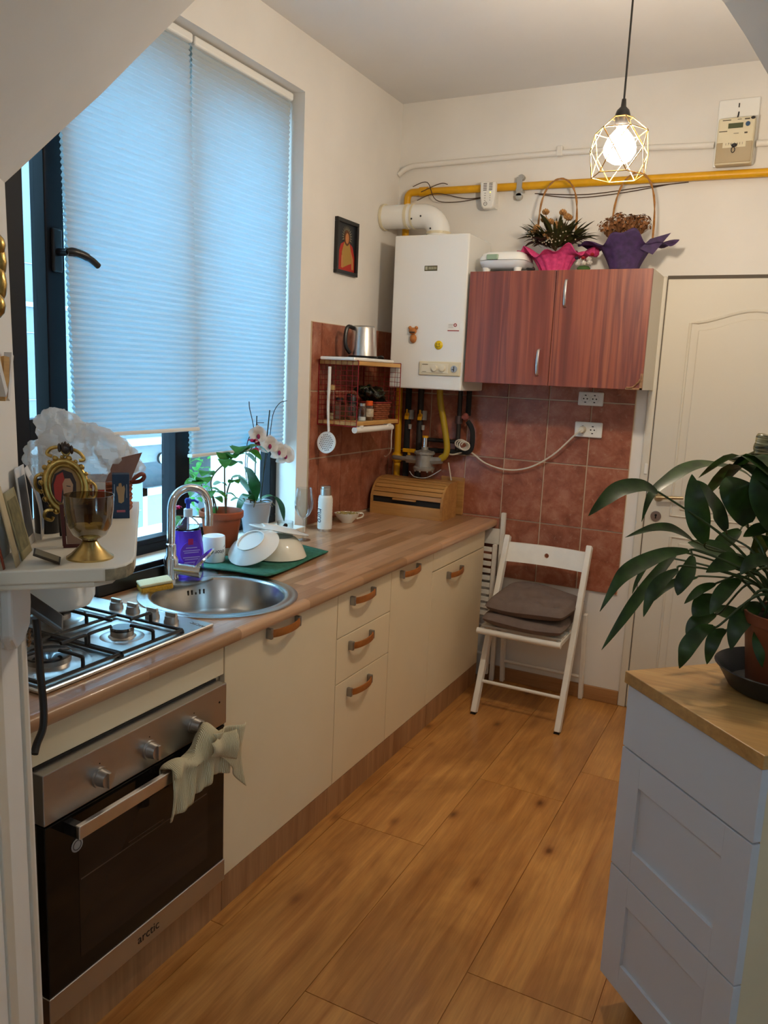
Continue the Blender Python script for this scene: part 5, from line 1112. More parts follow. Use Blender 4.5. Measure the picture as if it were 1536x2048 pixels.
# curved back rest board with finger hole
def backrest(x0, x1, y, z0, z1, slope, par, mt=whitewood):
    m = M(); n = 24; hole = (x0 + x1) / 2; zc = (z0 + z1) / 2; hr = .0115
    def pos(x, z, k): s_ = (x - x0) / (x1 - x0); return (x, y + (z - z0) * slope + .022 * math.sin(math.pi * s_) + (.012 if k else 0), z)
    ring = [(hole + hr * math.cos(2 * math.pi * i / n), zc + hr * math.sin(2 * math.pi * i / n)) for i in range(n)]
    rect_ = []
    hw = .05
    for i in range(n):
        c, s_ = math.cos(2 * math.pi * i / n), math.sin(2 * math.pi * i / n); k = min(hw / abs(c) if abs(c) > 1e-6 else 9, (z1 - z0) / 2 / abs(s_) if abs(s_) > 1e-6 else 9); rect_.append((hole + k * c, zc + k * s_))
    for k in (0, 1):
        m.add([pos(x, z, k) for x, z in ring] + [pos(x, z, k) for x, z in rect_], [((i, (i + 1) % n, n + (i + 1) % n, n + i) if k == 0 else (i, n + i, n + (i + 1) % n, (i + 1) % n)) for i in range(n)])
        for cxx, czz in ((hole - hw, z0), (hole + hw, z0), (hole - hw, z1), (hole + hw, z1)):
            ns = sorted(range(n), key=lambda i: (rect_[i][0] - cxx) ** 2 + (rect_[i][1] - czz) ** 2)[:2]; m.add([pos(cxx, czz, k)] + [pos(*rect_[i], k) for i in ns], [(0, 1, 2)])
        for xa, xb in ((x0, hole - hw), (hole + hw, x1)): m.grid(lambda u, v: pos(xa + (xb - xa) * u, z0 + (z1 - z0) * v, k), 8, 1)
    m.add([pos(x, z, k) for k in (0, 1) for x, z in ring], [(i, (i + 1) % n, n + (i + 1) % n, n + i) for i in range(n)])
    for zz in (z0, z1): m.grid(lambda u, v: pos(x0 + (x1 - x0) * u, zz, v), 20, 1)
    return m.build('backrest', mt, par)
backrest(cx0 + .012, cx1 - .012, 2.625, .695, .785, .42, ch)
# seat
SZ = .425
M().box(.122, .148, 2.345, 2.70, SZ - .032, SZ - .008).build('seat_rail', whitewood, ch, bevel=.004); M().box(.490, .516, 2.345, 2.70, SZ - .032, SZ - .008).build('seat_rail', whitewood, ch, bevel=.004)
M().cyl((.118, 2.352, SZ - .018), (.520, 2.352, SZ - .018), .0145, .0145, 14).build('front_bar', whitewood, ch, smooth=True)
for i in range(7): M().box(.125, .513, 2.385 + i * .046, 2.42 + i * .046, SZ - .008, SZ + .003).build('seat_slat', whitewood, ch, bevel=.002)
# folded chair in the gap behind the end cabinet
fc = thing('folded_chair', 'white folding chair standing folded behind the end cabinet', 'chair', (-.14, 2.78, 0))
for x, zt_ in ((-.345, .815), (.066, .905)): M().bar((x, 2.775, .003), (x, 2.795, zt_), .024, .024, (0, 1, 0)).build('leg', whitewood, fc, bevel=.004)
for x in (-.315, .040): M().bar((x, 2.755, .04), (x, 2.765, .74), .022, .022, (0, 1, 0)).build('leg', whitewood, fc, bevel=.004)
M().box(-.332, .053, 2.786, 2.798, .735, .818).build('backrest', whitewood, fc, bevel=.002)
for i in range(10): M().box(-.304, .029, 2.745, 2.754, .36 + i * .038, .384 + i * .038).build('seat_slat', whitewood, fc, bevel=.002)
M().cyl((-.345, 2.785, .56), (.045, 2.785, .56), .010, .010, 12).build('front_bar', whitewood, fc, smooth=True)
M().cyl((-.345, 2.777, .14), (.045, 2.777, .14), .009, .009, 12).build('stretcher', whitewood, fc, smooth=True)
# cushions
def cushion(lab, cx, cy, z, sx, sy, th, rot, tilt, seed, tuft):
    o = thing('seat_cushion', lab, 'cushion', (cx, cy, z), 'taupe seat cushions piled on the chair'); n = 34; T = Matrix.Translation((cx, cy, z)) @ Matrix.Rotation(rot, 4, 'Z') @ Matrix.Rotation(tilt, 4, 'X')
    tf = [(-.25, -.22), (.25, -.22), (-.25, .25), (.25, .25), (0, .02)]
    def fn(top):
        def g(u, v):
            x, y = 2 * u - 1, 2 * v - 1; e = max(0, (1 - abs(x) ** 4)) * max(0, (1 - abs(y) ** 4)); h = th / 2 * e ** .38
            for tx_, ty_ in tf: h -= tuft * math.exp(-((x / 2 - tx_) ** 2 + (y / 2 - ty_) ** 2) / .010) * (1 if top else .4)
            h += .004 * math.sin(6 * x + seed) * math.cos(5 * y) * e
            pin = 1 - .045 * abs(y) ** 6; pin2 = 1 - .045 * abs(x) ** 6
            return (x * sx / 2 * pin, y * sy / 2 * pin2, th / 2 + (h if top else -h) + .010 * math.sin(2.3 * x + seed) * (y + .3))
        return g
    m = M(T); m.grid(fn(True), n, n); m.grid(lambda u, v: fn(False)(1 - u, v), n, n); m.build('pad', cushion_m, o, smooth=60)
    if tuft > .004:
        for tx_, ty_ in tf: M(T).ball((tx_ * sx, ty_ * sy, th / 2 + th * .5 - tuft + .001), (.006, .006, .003), 8).build('button', P('dark_button', '#2a2422', .6), o, smooth=True)
    return o
cushion('flat taupe cushion lying underneath on the folding chair', .325, 2.515, SZ + .006, .388, .37, .074, .02, .0, 1.0, .003)
cushion('tufted taupe cushion lying on top of the other cushion', .338, 2.535, SZ + .076, .385, .38, .078, -.06, .05, 2.6, .034)
# ================================================================== drawer unit in the archway
du = thing('drawer_unit', 'white drawer unit standing across the archway', 'cabinet', F(-.26, 1.65, 0))
A0, A1, B0, B1 = -.478, -.045, 1.345, 1.93
def fbox(m, a0, a1, b0, b1, z0, z1): return m.hexa([F(a0, b0, z0), F(a0, b1, z0), F(a1, b1, z0), F(a1, b0, z0), F(a0, b0, z1), F(a0, b1, z1), F(a1, b1, z1), F(a1, b0, z1)])
m = M(); fbox(m, A0 + .004, A1 - .004, B0 + .022, B1, .085, .868); m.build('carcass', cream, du)
def dfront(z0, z1, panel):
    m = M(); d = None
    if not panel: fbox(m, A0, A1, B0, B0 + .02, z0 + .002, z1 - .002); return m.build('drawer', greyblue, du, bevel=.0015)
    w_ = .075
    fbox(m, A0, A0 + w_, B0, B0 + .02, z0 + .002, z1 - .002); fbox(m, A1 - w_, A1, B0, B0 + .02, z0 + .002, z1 - .002)
    fbox(m, A0 + w_, A1 - w_, B0 + .0002, B0 + .02, z0 + .002, z0 + w_); fbox(m, A0 + w_, A1 - w_, B0 + .0002, B0 + .02, z1 - w_, z1 - .002)
    d = m.build('drawer', greyblue, du, bevel=.001); mm = M(); fbox(mm, A0 + w_, A1 - w_, B0 + .0085, B0 + .018, z0 + w_, z1 - w_); mm.build('recessed_panel', greyblue, d); return d
dfront(.709, .868, False); dfront(.394, .709, True); dfront(.082, .394, True)
m = M(); fbox(m, A0 + .03, A0 + .10, B0 + .09, B0 + .105, 0, .085); fbox(m, A1 - .10, A1 - .008, B0 + .09, B0 + .105, 0, .085); fbox(m, A0 + .02, A1 - .02, B1 - .03, B1 - .015, 0, .085); m.build('plinth_leg', cream, du)
dt = M(); fbox(dt, A0 - .008, A1 + .008, B0 - .008, B1 + .02, .870, .900); dt.build('drawer_worktop', oak_top, bevel=.002, label='light oak board on top of the white drawer unit', cat='worktop')
# ---------------- peace lily
LX, LY, LZ = 1.378, .886, .900
pl_ = thing('peace_lily', 'large peace lily in a brown pot on the drawer unit', 'plant', (LX, LY, LZ + .012))
sau = thing('plant_saucer', 'dark plastic saucer under the peace lily pot', 'saucer', (LX, LY, LZ))
M().lathe([(0, .0005), (.10, .0005), (.112, .006), (.138, .048), (.146, .056), (.143, .058), (.134, .048), (.112, .011), (0, .009)], (LX, LY, LZ), 48).build('dish', P('saucer_black', (.018, .020, .023), .4), sau, smooth=50)
M().lathe([(0, 0), (.072, 0), (.075, .004), (.092, .15), (.098, .152), (.098, .175), (.092, .175), (.088, .15), (0, .148)], (LX, LY, LZ + .012), 40).build('pot', P('brown_pot', '#7a3f22', .45, var=.12, vs_=12), pl_, smooth=40)
M().lathe([(.089, .155), (.04, .162), (0, .158)], (LX, LY, LZ + .012), 24).build('soil', soil, pl_)
LILY=[
 (0.019,[(1.3, 1.233, 1.285), (1.243, 1.198, 1.364), (1.159, 1.115, 1.389), (1.112, 1.044, 1.382), (1.077, 0.976, 1.355), (1.046, 0.919, 1.32), (1.036, 0.879, 1.259)]),
 (0.020,[(1.065, 0.875, 1.334), (1.034, 0.839, 1.35), (0.994, 0.795, 1.342), (0.967, 0.754, 1.316), (0.941, 0.723, 1.283)]),
 (0.026,[(1.18, 0.933, 1.218), (1.163, 0.91, 1.262), (1.149, 0.892, 1.323), (1.134, 0.918, 1.38)]),
 (0.023,[(1.216, 1.045, 1.235), (1.189, 1.019, 1.287), (1.161, 0.968, 1.333), (1.14, 0.941, 1.364)]),
 (0.041,[(1.264, 1.017, 1.261), (1.247, 0.996, 1.309), (1.226, 0.992, 1.346), (1.206, 1.021, 1.373)]),
 (0.013,[(1.141, 1.003, 1.209), (1.111, 0.958, 1.233), (1.088, 0.925, 1.243), (1.056, 0.876, 1.244), (1.01, 0.826, 1.225)]),
 (0.018,[(1.152, 0.848, 1.208), (1.111, 0.805, 1.205), (1.072, 0.748, 1.189), (1.042, 0.706, 1.169), (1.024, 0.681, 1.142), (1.001, 0.647, 1.085)]),
 (0.013,[(1.115, 0.926, 1.179), (1.098, 0.88, 1.16), (1.058, 0.801, 1.092), (1.028, 0.752, 1.032), (1.0, 0.715, 0.975)]),
 (0.014,[(1.136, 0.81, 1.168), (1.111, 0.771, 1.148), (1.093, 0.744, 1.116), (1.083, 0.73, 1.066)]),
 (0.017,[(1.158, 0.893, 1.188), (1.154, 0.862, 1.154), (1.144, 0.84, 1.127), (1.14, 0.833, 1.102)]),
 (0.010,[(1.216, 0.866, 1.135), (1.188, 0.828, 1.124), (1.16, 0.796, 1.094)]),
 (0.025,[(1.223, 0.908, 1.094), (1.207, 0.875, 1.086), (1.191, 0.853, 1.073), (1.177, 0.843, 1.056)]),
 (0.017,[(1.228, 0.81, 1.048), (1.204, 0.774, 1.042), (1.184, 0.748, 1.014), (1.177, 0.739, 0.989), (1.17, 0.741, 0.958)]),
 (0.014,[(1.25, 0.842, 1.036), (1.234, 0.809, 1.028), (1.227, 0.789, 1.002), (1.223, 0.791, 0.963)]),
 (0.021,[(1.314, 0.908, 1.094), (1.292, 0.86, 1.081), (1.273, 0.822, 1.049), (1.268, 0.81, 1.001)]),
 (0.023,[(1.281, 0.954, 1.183), (1.251, 0.895, 1.19), (1.227, 0.859, 1.183), (1.196, 0.829, 1.167)]),
 (0.018,[(1.22, 0.931, 1.046), (1.192, 0.903, 1.033), (1.176, 0.891, 1.011), (1.167, 0.882, 0.99)]),
 (0.036,[(1.32, 0.988, 1.258), (1.303, 0.969, 1.319), (1.291, 0.974, 1.376), (1.283, 1.001, 1.421)]),
 (0.019,[(1.327, 0.863, 1.062), (1.328, 0.824, 1.038), (1.333, 0.81, 1.008), (1.339, 0.817, 0.97)]),
 (0.015,[(1.315, 1.043, 1.261), (1.288, 1.005, 1.251), (1.259, 0.976, 1.235)]),
 (0.010,[(1.162, 1.016, 1.11), (1.117, 0.969, 1.1), (1.094, 0.932, 1.085), (1.078, 0.907, 1.059)]),
 (0.006,[(1.082, 1.017, 1.144), (1.047, 0.974, 1.134), (1.03, 0.947, 1.097), (1.022, 0.936, 1.062)]),
 (0.016,[(1.267, 0.873, 1.151), (1.245, 0.836, 1.138), (1.228, 0.811, 1.111), (1.217, 0.799, 1.079)]),
 (0.017,[(1.294, 1.097, 1.008), (1.24, 1.083, 1.015), (1.197, 1.085, 1.02)]),
 (0.021,[(1.239, 1.154, 1.154), (1.201, 1.159, 1.161), (1.156, 1.161, 1.166), (1.118, 1.165, 1.17)]),
 (0.016,[(1.33, 0.89, 1.193), (1.304, 0.856, 1.207), (1.283, 0.833, 1.199), (1.268, 0.821, 1.174)]),
 (0.020,[(1.241, 1.223, 1.211), (1.219, 1.208, 1.19), (1.197, 1.204, 1.167), (1.181, 1.202, 1.137)]),
]
crown = Vector((LX, LY, LZ + .165))
camdir = Vector((-.15, -.95, .25))
for i, (wd, pts) in enumerate(LILY):
    m = M(); up = Vector((.1, -.75, .65)) if i not in (0,) else Vector((.2, -.2, .95))
    leaf(m, pts, wd * 1.12, up=up, fold=.22, k=6, tip=1.05, base=.10); m.build('leaf', lily_m, pl_, smooth=True)
    b = Vector(pts[0]); nxt = (b - Vector(pts[1])).normalized(); root = crown + Vector((random.uniform(-.035, .02), random.uniform(-.03, .03), -.01))
    mid = root.lerp(b, .55) + Vector((0, 0, .05 + .35 * max(0, .25 - (b - root).length)))
    M().tube(smoothpath([root, root.lerp(mid, .5) + Vector((0, 0, .03)), mid, b + nxt * .02, b], 5), [.0034] * 11 + [.0026] * 10, 6).build('stalk', stem_m, pl_, smooth=True)
# leaves on the far side and over the frame edge
rq = random.Random(21)
for k in range(22):
    a = rq.uniform(-1.2, 2.4); L = rq.uniform(.16, .30); h = rq.uniform(.10, .34); d = Vector((math.cos(a), math.sin(a), 0)); p0 = crown + d * rq.uniform(.03, .10) + Vector((0, 0, h))
    pe = p0 + d * L; dr0 = -.08 * rq.random() - .02; wr0 = rq.uniform(.02, .034)
    if ((pe.x - JX) + (pe.y - JY)) * S2 > 1.90: continue
    m = M(); leaf(m, [p0, p0 + d * L * .5 + Vector((0, 0, .05)), pe + Vector((0, 0, dr0))], wr0, fold=.22, k=5, tip=1.05, base=.1); m.build('leaf', lily_m, pl_, smooth=True)
    M().tube(smoothpath([crown + d * .02, crown.lerp(p0, .5) + Vector((0, 0, .03)), p0], 5), .003, 6).build('stalk', stem_m, pl_, smooth=True)
dry = NT('dry_sheath'); f = dry.noise(dry.coord('Object', (6, 6, 60)), 3, 3); dry.l(dry.ramp(f, [(.35, hx('#2f3320')), (.5, hx('#77704c')), (.65, hx('#b5a97c'))]), dry.b.inputs['Base Color']); dry.set(Roughness=.25); dry.bump(f, .4, .01)
# withered curled leaf at the top
m = M(); ax = [Vector(p) for p in ((1.285, 1.10, 1.385), (1.284, 1.10, 1.42), (1.284, 1.10, 1.455), (1.288, 1.10, 1.475))]
m.tube(smoothpath(ax, 5), [.033, .030, .028, .032, .030, .031, .033, .030, .032, .031, .029, .030, .031, .030, .028, .02], 14); m.build('withered_leaf', dry.m, pl_, smooth=True)
m = M(); leaf(m, [(1.275, 1.09, 1.40), (1.235, 1.08, 1.405), (1.19, 1.08, 1.412)], .017, up=(0, -.8, .6), fold=.5, k=5, tip=.7, base=.2); m.build('withered_leaf', dry.m, pl_, smooth=True)
m = M(); leaf(m, [(1.275, 1.09, 1.415), (1.25, 1.08, 1.408), (1.215, 1.08, 1.395)], .022, up=(0, -.9, .4), fold=.4, k=5, tip=.8, base=.2); m.build('withered_leaf', dry.m, pl_, smooth=True)
# ================================================================== pendant lamp
px_, py_, pz_ = .786, 1.429, 2.278
pn = thing('pendant_lamp', 'gold wire cage pendant lamp with glowing bulb', 'lamp', (px_, py_, pz_ - .11))
M().cyl((px_, py_, pz_ + .125), (px_, py_, H - .03), .003, .003, 8).build('cord', black, pn, smooth=True)
M().lathe([(0, 0), (.045, 0), (.045, -.012), (.03, -.028), (0, -.03)], (px_, py_, H), 24).build('ceiling_rose', black, pn, smooth=True)
M().lathe([(0, .128), (.006, .126), (.008, .105), (.018, .095), (.022, .082), (.022, .060), (.017, .052), (0, .05)], (px_, py_, pz_), 24).build('socket', black, pn, smooth=40)
M().lathe([(.0135, .055), (.016, .040), (0, .04)], (px_, py_, pz_), 20).build('bulb_base', plastic_w, pn, smooth=True)
bm = NT('bulb_glow'); bm.b.inputs['Emission Color'].default_value = (1., .83, .63, 1); bm.b.inputs['Emission Strength'].default_value = BULB; bm.set(Base_Color=(1., .9, .75))
M().lathe([(.014, .045), (.022, .036), (.037, .018), (.0465, -.006), (.046, -.022), (.036, -.040), (.018, -.051), (0, -.053)], (px_, py_, pz_), 28).build('bulb', bm.m, pn, smooth=True)
wire = P('gold_wire', (.40, .25, .08), .4, 1.)
def ring(n, r, z, ph): return [(px_ + r * math.cos(2 * math.pi * (i + ph) / n), py_ + r * math.sin(2 * math.pi * (i + ph) / n), pz_ + z) for i in range(n)]
r0, r1, r2, r3 = ring(6, .030, .074, 0), ring(6, .076, .036, 0), ring(6, .087, -.022, .5), ring(6, .077, -.088, 0)
m = M()
for rg_ in (r1, r3):
    for i in range(6): m.tube([rg_[i], rg_[(i + 1) % 6]], .0016, 6)
for i in range(6):
    m.tube([r0[i], r1[i]], .0016, 6); m.tube([r0[i], r0[(i + 1) % 6]], .0016, 6)
    m.tube([r1[i], r2[i]], .0016, 6); m.tube([r1[(i + 1) % 6], r2[i]], .0016, 6); m.tube([r3[i], r2[i]], .0016, 6); m.tube([r3[(i + 1) % 6], r2[i]], .0016, 6)
m.build('wire_cage', wire, pn)
# ---------------- fill light added in the hall, out of view, to brighten the scene
hp_ = F(-2.3, -.35, 0)
hl = thing('added_hall_light', 'added fill light globe, unseen in the hall before the archway', 'lamp', (hp_[0], hp_[1], 2.3))
hm_ = NT('hall_fill_glow'); hm_.b.inputs['Emission Color'].default_value = (.86, .93, 1., 1); hm_.b.inputs['Emission Strength'].default_value = HALL_FILL; hm_.set(Base_Color=(.9, .88, .84))
M().ball((hp_[0], hp_[1], 2.45), .11, 28).build('globe', hm_.m, hl, smooth=True)
M().cyl((hp_[0], hp_[1], 2.555), (hp_[0], hp_[1], H), .004, .004, 8).build('cord', black, hl)
# ================================================================== small shelf on the arch jamb
ZH = 1.245; th = .024
sh = thing('jamb_shelf', 'white shelf with worn rounded corner on the arch jamb', 'shelf', F(-.05, .1, ZH - th))
poly = [(-.228, -.018), (-.228, .150), (-.223, .168), (-.207, .186), (-.182, .197), (-.14, .203), (.45, .220), (.45, .004)]
M().prism(poly, lambda u, v, k: F(u, v, ZH - (th if k else 0))).build('board', P('shelf_white', (.74, .69, .58), .4, var=.03), sh, bevel=.003)
poly2 = [(-.222, -.0175), (-.222, .135), (-.20, .165), (-.15, .178), (.40, .19), (.40, .004)]
M().prism(poly2, lambda u, v, k: F(u, v, ZH - th - (.011 if k else 0))).build('under_batten', P('shelf_white', 0), sh, bevel=.003)
M().prism([(-.2275, .153), (-.2237, .1684), (-.2075, .1867), (-.1822, .1978), (-.160, .2005), (-.178, .190), (-.200, .178), (-.215, .163), (-.222, .154)], lambda u, v, k: F(u - (0 if k else 0), v, ZH - .003 - (.020 if k else 0))).build('chipped_edge', P('chip_brown', '#8f836a', .9, var=.35, vs_=60, bump=.8, bs=120), sh)
# goblet
G = F(-.150, .127, ZH)
gb = thing('glass_goblet', 'smoky glass goblet on a brass foot with yellow candles', 'goblet', G)
M().lathe([(0, 0), (.0395, 0), (.0395, .003), (.032, .008), (.018, .022), (.0125, .030), (0, .031)], G, 32).build('foot', brass, gb, smooth=40)
smoke = NT('smoky_glass'); stt = smoke.n('ShaderNodeBsdfTransparent'); stt.inputs[0].default_value = (.66, .60, .50, 1); slw = smoke.n('ShaderNodeLayerWeight'); slw.inputs[0].default_value = .35; sgl = smoke.n('ShaderNodeBsdfGlossy'); sgl.inputs['Roughness'].default_value = .06; smx = smoke.n('ShaderNodeMixShader'); smoke.l(slw.outputs['Facing'], smx.inputs[0]); smoke.l(stt.outputs[0], smx.inputs[1]); smoke.l(sgl.outputs[0], smx.inputs[2]); smoke.l(smx.outputs[0], smoke.t.nodes['Material Output'].inputs[0])
M().lathe([(0, .031), (.014, .032), (.028, .042), (.037, .060), (.0405, .085), (.0415, .112), (.0402, .112), (.039, .085), (.0355, .061), (.027, .044), (0, .036)], G, 40).build('bowl', smoke.m, gb, smooth=50)
for dx, dy in ((-.014, -.004), (.012, -.010), (.002, .014)):
    M().lathe([(0, .040), (.0115, .040), (.0125, .058), (.0105, .060), (0, .058)], (G[0] + dx, G[1] + dy, ZH), 16).build('tealight', P('yellow_wax', '#e0cf7a', .5), gb, smooth=True)
# oval portrait frame
fA = -.02
def FT(a, b, z, lean=.18): return frame_T(F(a, b, z), (S2, S2, -.16), (-S2 * lean, S2 * lean, 1))
of = thing('oval_frame', 'ornate gold oval frame with a portrait of a red-haired woman', 'picture frame', F(fA, .08, ZH))
T = FT(fA, .082, 1.352) @ Matrix.Scale(.90, 4)
def oval(rx, ry, n=40): return [(rx * math.cos(2 * math.pi * i / n), ry * math.sin(2 * math.pi * i / n)) for i in range(n)]
m = M(T); m.tube([(x, y, 0) for x, y in oval(.040, .052)], .0075, 10, closed=True); m.tube([(x, y, .003) for x, y in oval(.032, .043)], .003, 8, closed=True); m.build('frame_ring', gold, of, smooth=True)
m = M(T)
for i in range(22):
    a = 2 * math.pi * i / 22; m.ball((.0475 * math.cos(a), .060 * math.sin(a), .002), .0065 if i % 2 else .0045, 8)
for sx_ in (-1, 1):
    m.tube(smoothpath([(0, .062, 0), (sx_ * .012, .078, 0), (sx_ * .028, .074, 0), (sx_ * .036, .062, 0), (sx_ * .026, .058, 0)]), .0038, 7)
    m.tube(smoothpath([(sx_ * .02, -.052, 0), (sx_ * .038, -.056, 0), (sx_ * .042, -.07, 0), (sx_ * .03, -.074, 0), (sx_ * .026, -.066, 0)]), .0036, 7)
    m.tube(smoothpath([(sx_ * .044, .02, 0), (sx_ * .058, .01, 0), (sx_ * .058, -.012, 0), (sx_ * .046, -.02, 0)]), .0034, 7)
m.build('scrolls', gold, of, smooth=True)
dk = P('dark_bronze', (.06, .05, .045), .35, .8)
m = M(T); m.ball((0, .078, .002), (.010, .012, .006), 10)
for k in (-2, -1, 0, 1, 2): m.ball((k * .006, .084 - abs(k) * .003, .002), (.004, .010, .004), 8)
m.build('crest', dk, of, smooth=True)
M(T).prism(oval(.033, .044), lambda u, v, k: (u, v, -.004 + (.002 if k else 0))).build('portrait_ground', P('portrait_ochre', '#9a7434', .4), of)
def pf(poly, mt, name, z): M(T).prism(poly, lambda u, v, k: (u, v, z + (.0005 if k else 0))).build(name, mt, of)
pf([(-.026, -.030), (-.028, .0), (-.022, .022), (-.006, .034), (.012, .030), (.020, .012), (.020, -.02), (.0, -.038)], P('portrait_dark', '#2a1712', .5), 'dark_hair', -.0016)
pf([(-.022, -.028), (-.024, .0), (-.018, .020), (-.006, .029), (-.002, .012), (-.008, -.012), (-.010, -.034)], P('portrait_red', '#a82a18', .5), 'red_hair', -.0010)
pf([(-.004, -.02), (-.007, .004), (-.002, .016), (.008, .018), (.014, .006), (.013, -.008), (.006, -.018), (.010, -.034), (-.008, -.036)], P('portrait_skin', '#b58a68', .5), 'face', -.0004)
M(T).box(.001, .009, .0005, .002, .0001, .0006).build('eye_line', ink, of)
M().bar(F(fA + .006, .08, ZH + .08), F(fA + .055, .08, ZH + .002), .03, .003).build('strut', dk, of)
# small easel picture behind the goblet
em = P('dark_red_wood', '#4a1814', .5)
ez = thing('small_easel_frame', 'small dark red wooden photo frame behind the goblet', 'picture frame', F(-.05, .095, ZH))
m = M(); m.bar(F(-.065, .078, ZH + .003), F(-.060, .130, ZH + .003), .006, .006); m.bar(F(-.063, .080, ZH + .003), F(-.035, .074, ZH + .075), .006, .006); m.bar(F(-.062, .128, ZH + .003), F(-.035, .122, ZH + .075), .006, .006); m.bar(F(-.035, .074, ZH + .072), F(-.035, .122, ZH + .072), .006, .006); m.build('frame', em, ez)
M().hexa([F(-.060, .084, ZH + .006), F(-.060, .124, ZH + .006), F(-.058, .124, ZH + .006), F(-.058, .084, ZH + .006), F(-.036, .080, ZH + .070), F(-.036, .118, ZH + .070), F(-.034, .118, ZH + .070), F(-.034, .080, ZH + .070)]).build('picture', P('sepia', '#8a6a50', .5), ez)
# black cup
M().lathe([(0, 0), (.0235, 0), (.0245, .004), (.0265, .105), (.025, .105), (.022, .006), (0, .006)], F(.085, .040, ZH), 32).build('black_cup', black, smooth=50, label='tall black cup behind the gold frame on the shelf', cat='cup')
# blue carton
bxx = thing('blue_carton', 'dark blue medicine carton with a foot printed on it', 'box', F(.235, .178, ZH))
def cart(m, a0, a1, b0, b1, z0, z1): return m.hexa([F(a0, b0, z0), F(a0, b1, z0), F(a1, b1, z0), F(a1, b0, z0), F(a0, b0, z1), F(a0, b1, z1), F(a1, b1, z1), F(a1, b0, z1)])
cart(M(), .22, .250, .160, .196, ZH, ZH + .098).build('carton', P('carton_blue', '#1f3a56', .45), bxx, bevel=.0008)
T = frame_T(F(.2197, .178, ZH + .058), (S2, S2, 0), (0, 0, 1))
foot = [(-.005, -.022), (-.006, -.006), (-.0095, .008), (-.008, .014), (-.005, .013), (-.004, .020), (.001, .021), (.003, .012), (.007, .016), (.009, .008), (.007, -.006), (.0065, -.020), (.001, -.024)]
M(T).prism(foot, lambda u, v, k: (u, v, .0002 + (.0004 if k else 0))).build('foot_print', P('foot_tan', '#b09068', .6), bxx)
m = M(T); m.box(-.014, -.0125, -.008, .018, .0001, .0006); m.box(.0118, .013, -.012, .018, .0001, .0005); m.build('white_text', P('pale_print', '#9fb0bf', .6), bxx)
M(T).box(-.009, .009, -.044, -.039, .0001, .0006).build('red_text', P('pink_print', '#b06070', .6), bxx)
# woven basket holding the plastic bag
bk2 = thing('bread_basket', 'brown wicker basket of plastic bags on the jamb shelf', 'basket', F(.33, .115, ZH))
for i in range(7):
    zz = ZH + .006 + i * .0105; pts = []
    for j in range(40):
        a = 2 * math.pi * j / 40; wv_ = 1 + .02 * math.sin(j * math.pi / 2 + i * math.pi); pts.append(F(.335 + .072 * math.cos(a) * wv_, .122 + .076 * math.sin(a) * wv_, zz))
    M().tube(pts, .0055, 6, closed=True).build('strand', wick, bk2, smooth=True)
M().lathe([(0, 0), (.07, 0), (.07, .004), (0, .004)], F(.335, .122, ZH), 28).build('base', wick, bk2)
for sgn in (-1, 1):
    M().tube(smoothpath([F(.31, .122 + sgn * .076, ZH + .070), F(.32, .122 + sgn * .10, ZH + .085), F(.335, .122 + sgn * .108, ZH + .078), F(.35, .122 + sgn * .10, ZH + .065), F(.36, .122 + sgn * .076, ZH + .06)]), .005, 7).build('handle', P('red_brown_wicker', '#7a3a2a', .6), bk2, smooth=True)
pls = NT('crumpled_plastic'); vo = pls.n('ShaderNodeTexVoronoi'); vo.feature = 'DISTANCE_TO_EDGE'; vo.inputs['Scale'].default_value = 34; pls.l(pls.coord(), vo.inputs['Vector'])
f = pls.noise(pls.coord(), 30, 4, .6, 2.5); ad = pls.n('ShaderNodeMath', operation='ADD'); pls.l(f, ad.inputs[0]); pls.l(vo.outputs['Distance'], ad.inputs[1]); pls.bump(ad.outputs[0], .9, .02)
pls.set(Base_Color=(.86, .88, .90), Roughness=.16)
ptr = pls.n('ShaderNodeBsdfTranslucent'); ptr.inputs[0].default_value = (.92, .95, .97, 1); pt0 = pls.n('ShaderNodeBsdfTransparent'); pm1 = pls.n('ShaderNodeMixShader'); pm1.inputs[0].default_value = .75; pm2 = pls.n('ShaderNodeMixShader'); pm2.inputs[0].default_value = .48
pls.l(pls.b.outputs[0], pm1.inputs[1]); pls.l(ptr.outputs[0], pm1.inputs[2]); pls.l(pm1.outputs[0], pm2.inputs[1]); pls.l(pt0.outputs[0], pm2.inputs[2]); pls.l(pm2.outputs[0], pls.t.nodes['Material Output'].inputs[0])
def crumple(c, sa, sb_, sz, seed, amp=.22):
    m = M()
    def g(u, v):
        th_, ph = u * 2 * math.pi, v * math.pi; k = amp * (math.sin(3 * th_ + seed) * math.sin(2 * ph + seed) + .6 * math.sin(7 * th_ - 3 * ph + 2 * seed) + .45 * math.sin(11 * th_ + 9 * ph)) * math.sin(ph); r = 1 + k
        return F(c[0] + sa * r * math.sin(ph) * math.cos(th_), c[1] + sb_ * r * math.sin(ph) * math.sin(th_), c[2] + sz * r * math.cos(ph) - .02 * math.sin(th_) * math.sin(ph))
    m.grid(g, 56, 30); return m
pbg = thing('plastic_bag', 'crumpled clear plastic bags bulging out of the wicker basket', 'bag', F(.34, .1, ZH + .08))
crumple((.33, .105, ZH + .130), .085, .098, .068, .7).build('bag_bulge', pls.m, pbg, smooth=True)
crumple((.35, .060, ZH + .170), .06, .052, .056, 2.1).build('bag_bulge', pls.m, pbg, smooth=True)
crumple((.36, .165, ZH + .130), .055, .050, .042, 3.3).build('bag_bulge', pls.m, pbg, smooth=True)
crumple((.30, .02, ZH + .105), .055, .040, .050, 4.4).build('bag_bulge', pls.m, pbg, smooth=True)
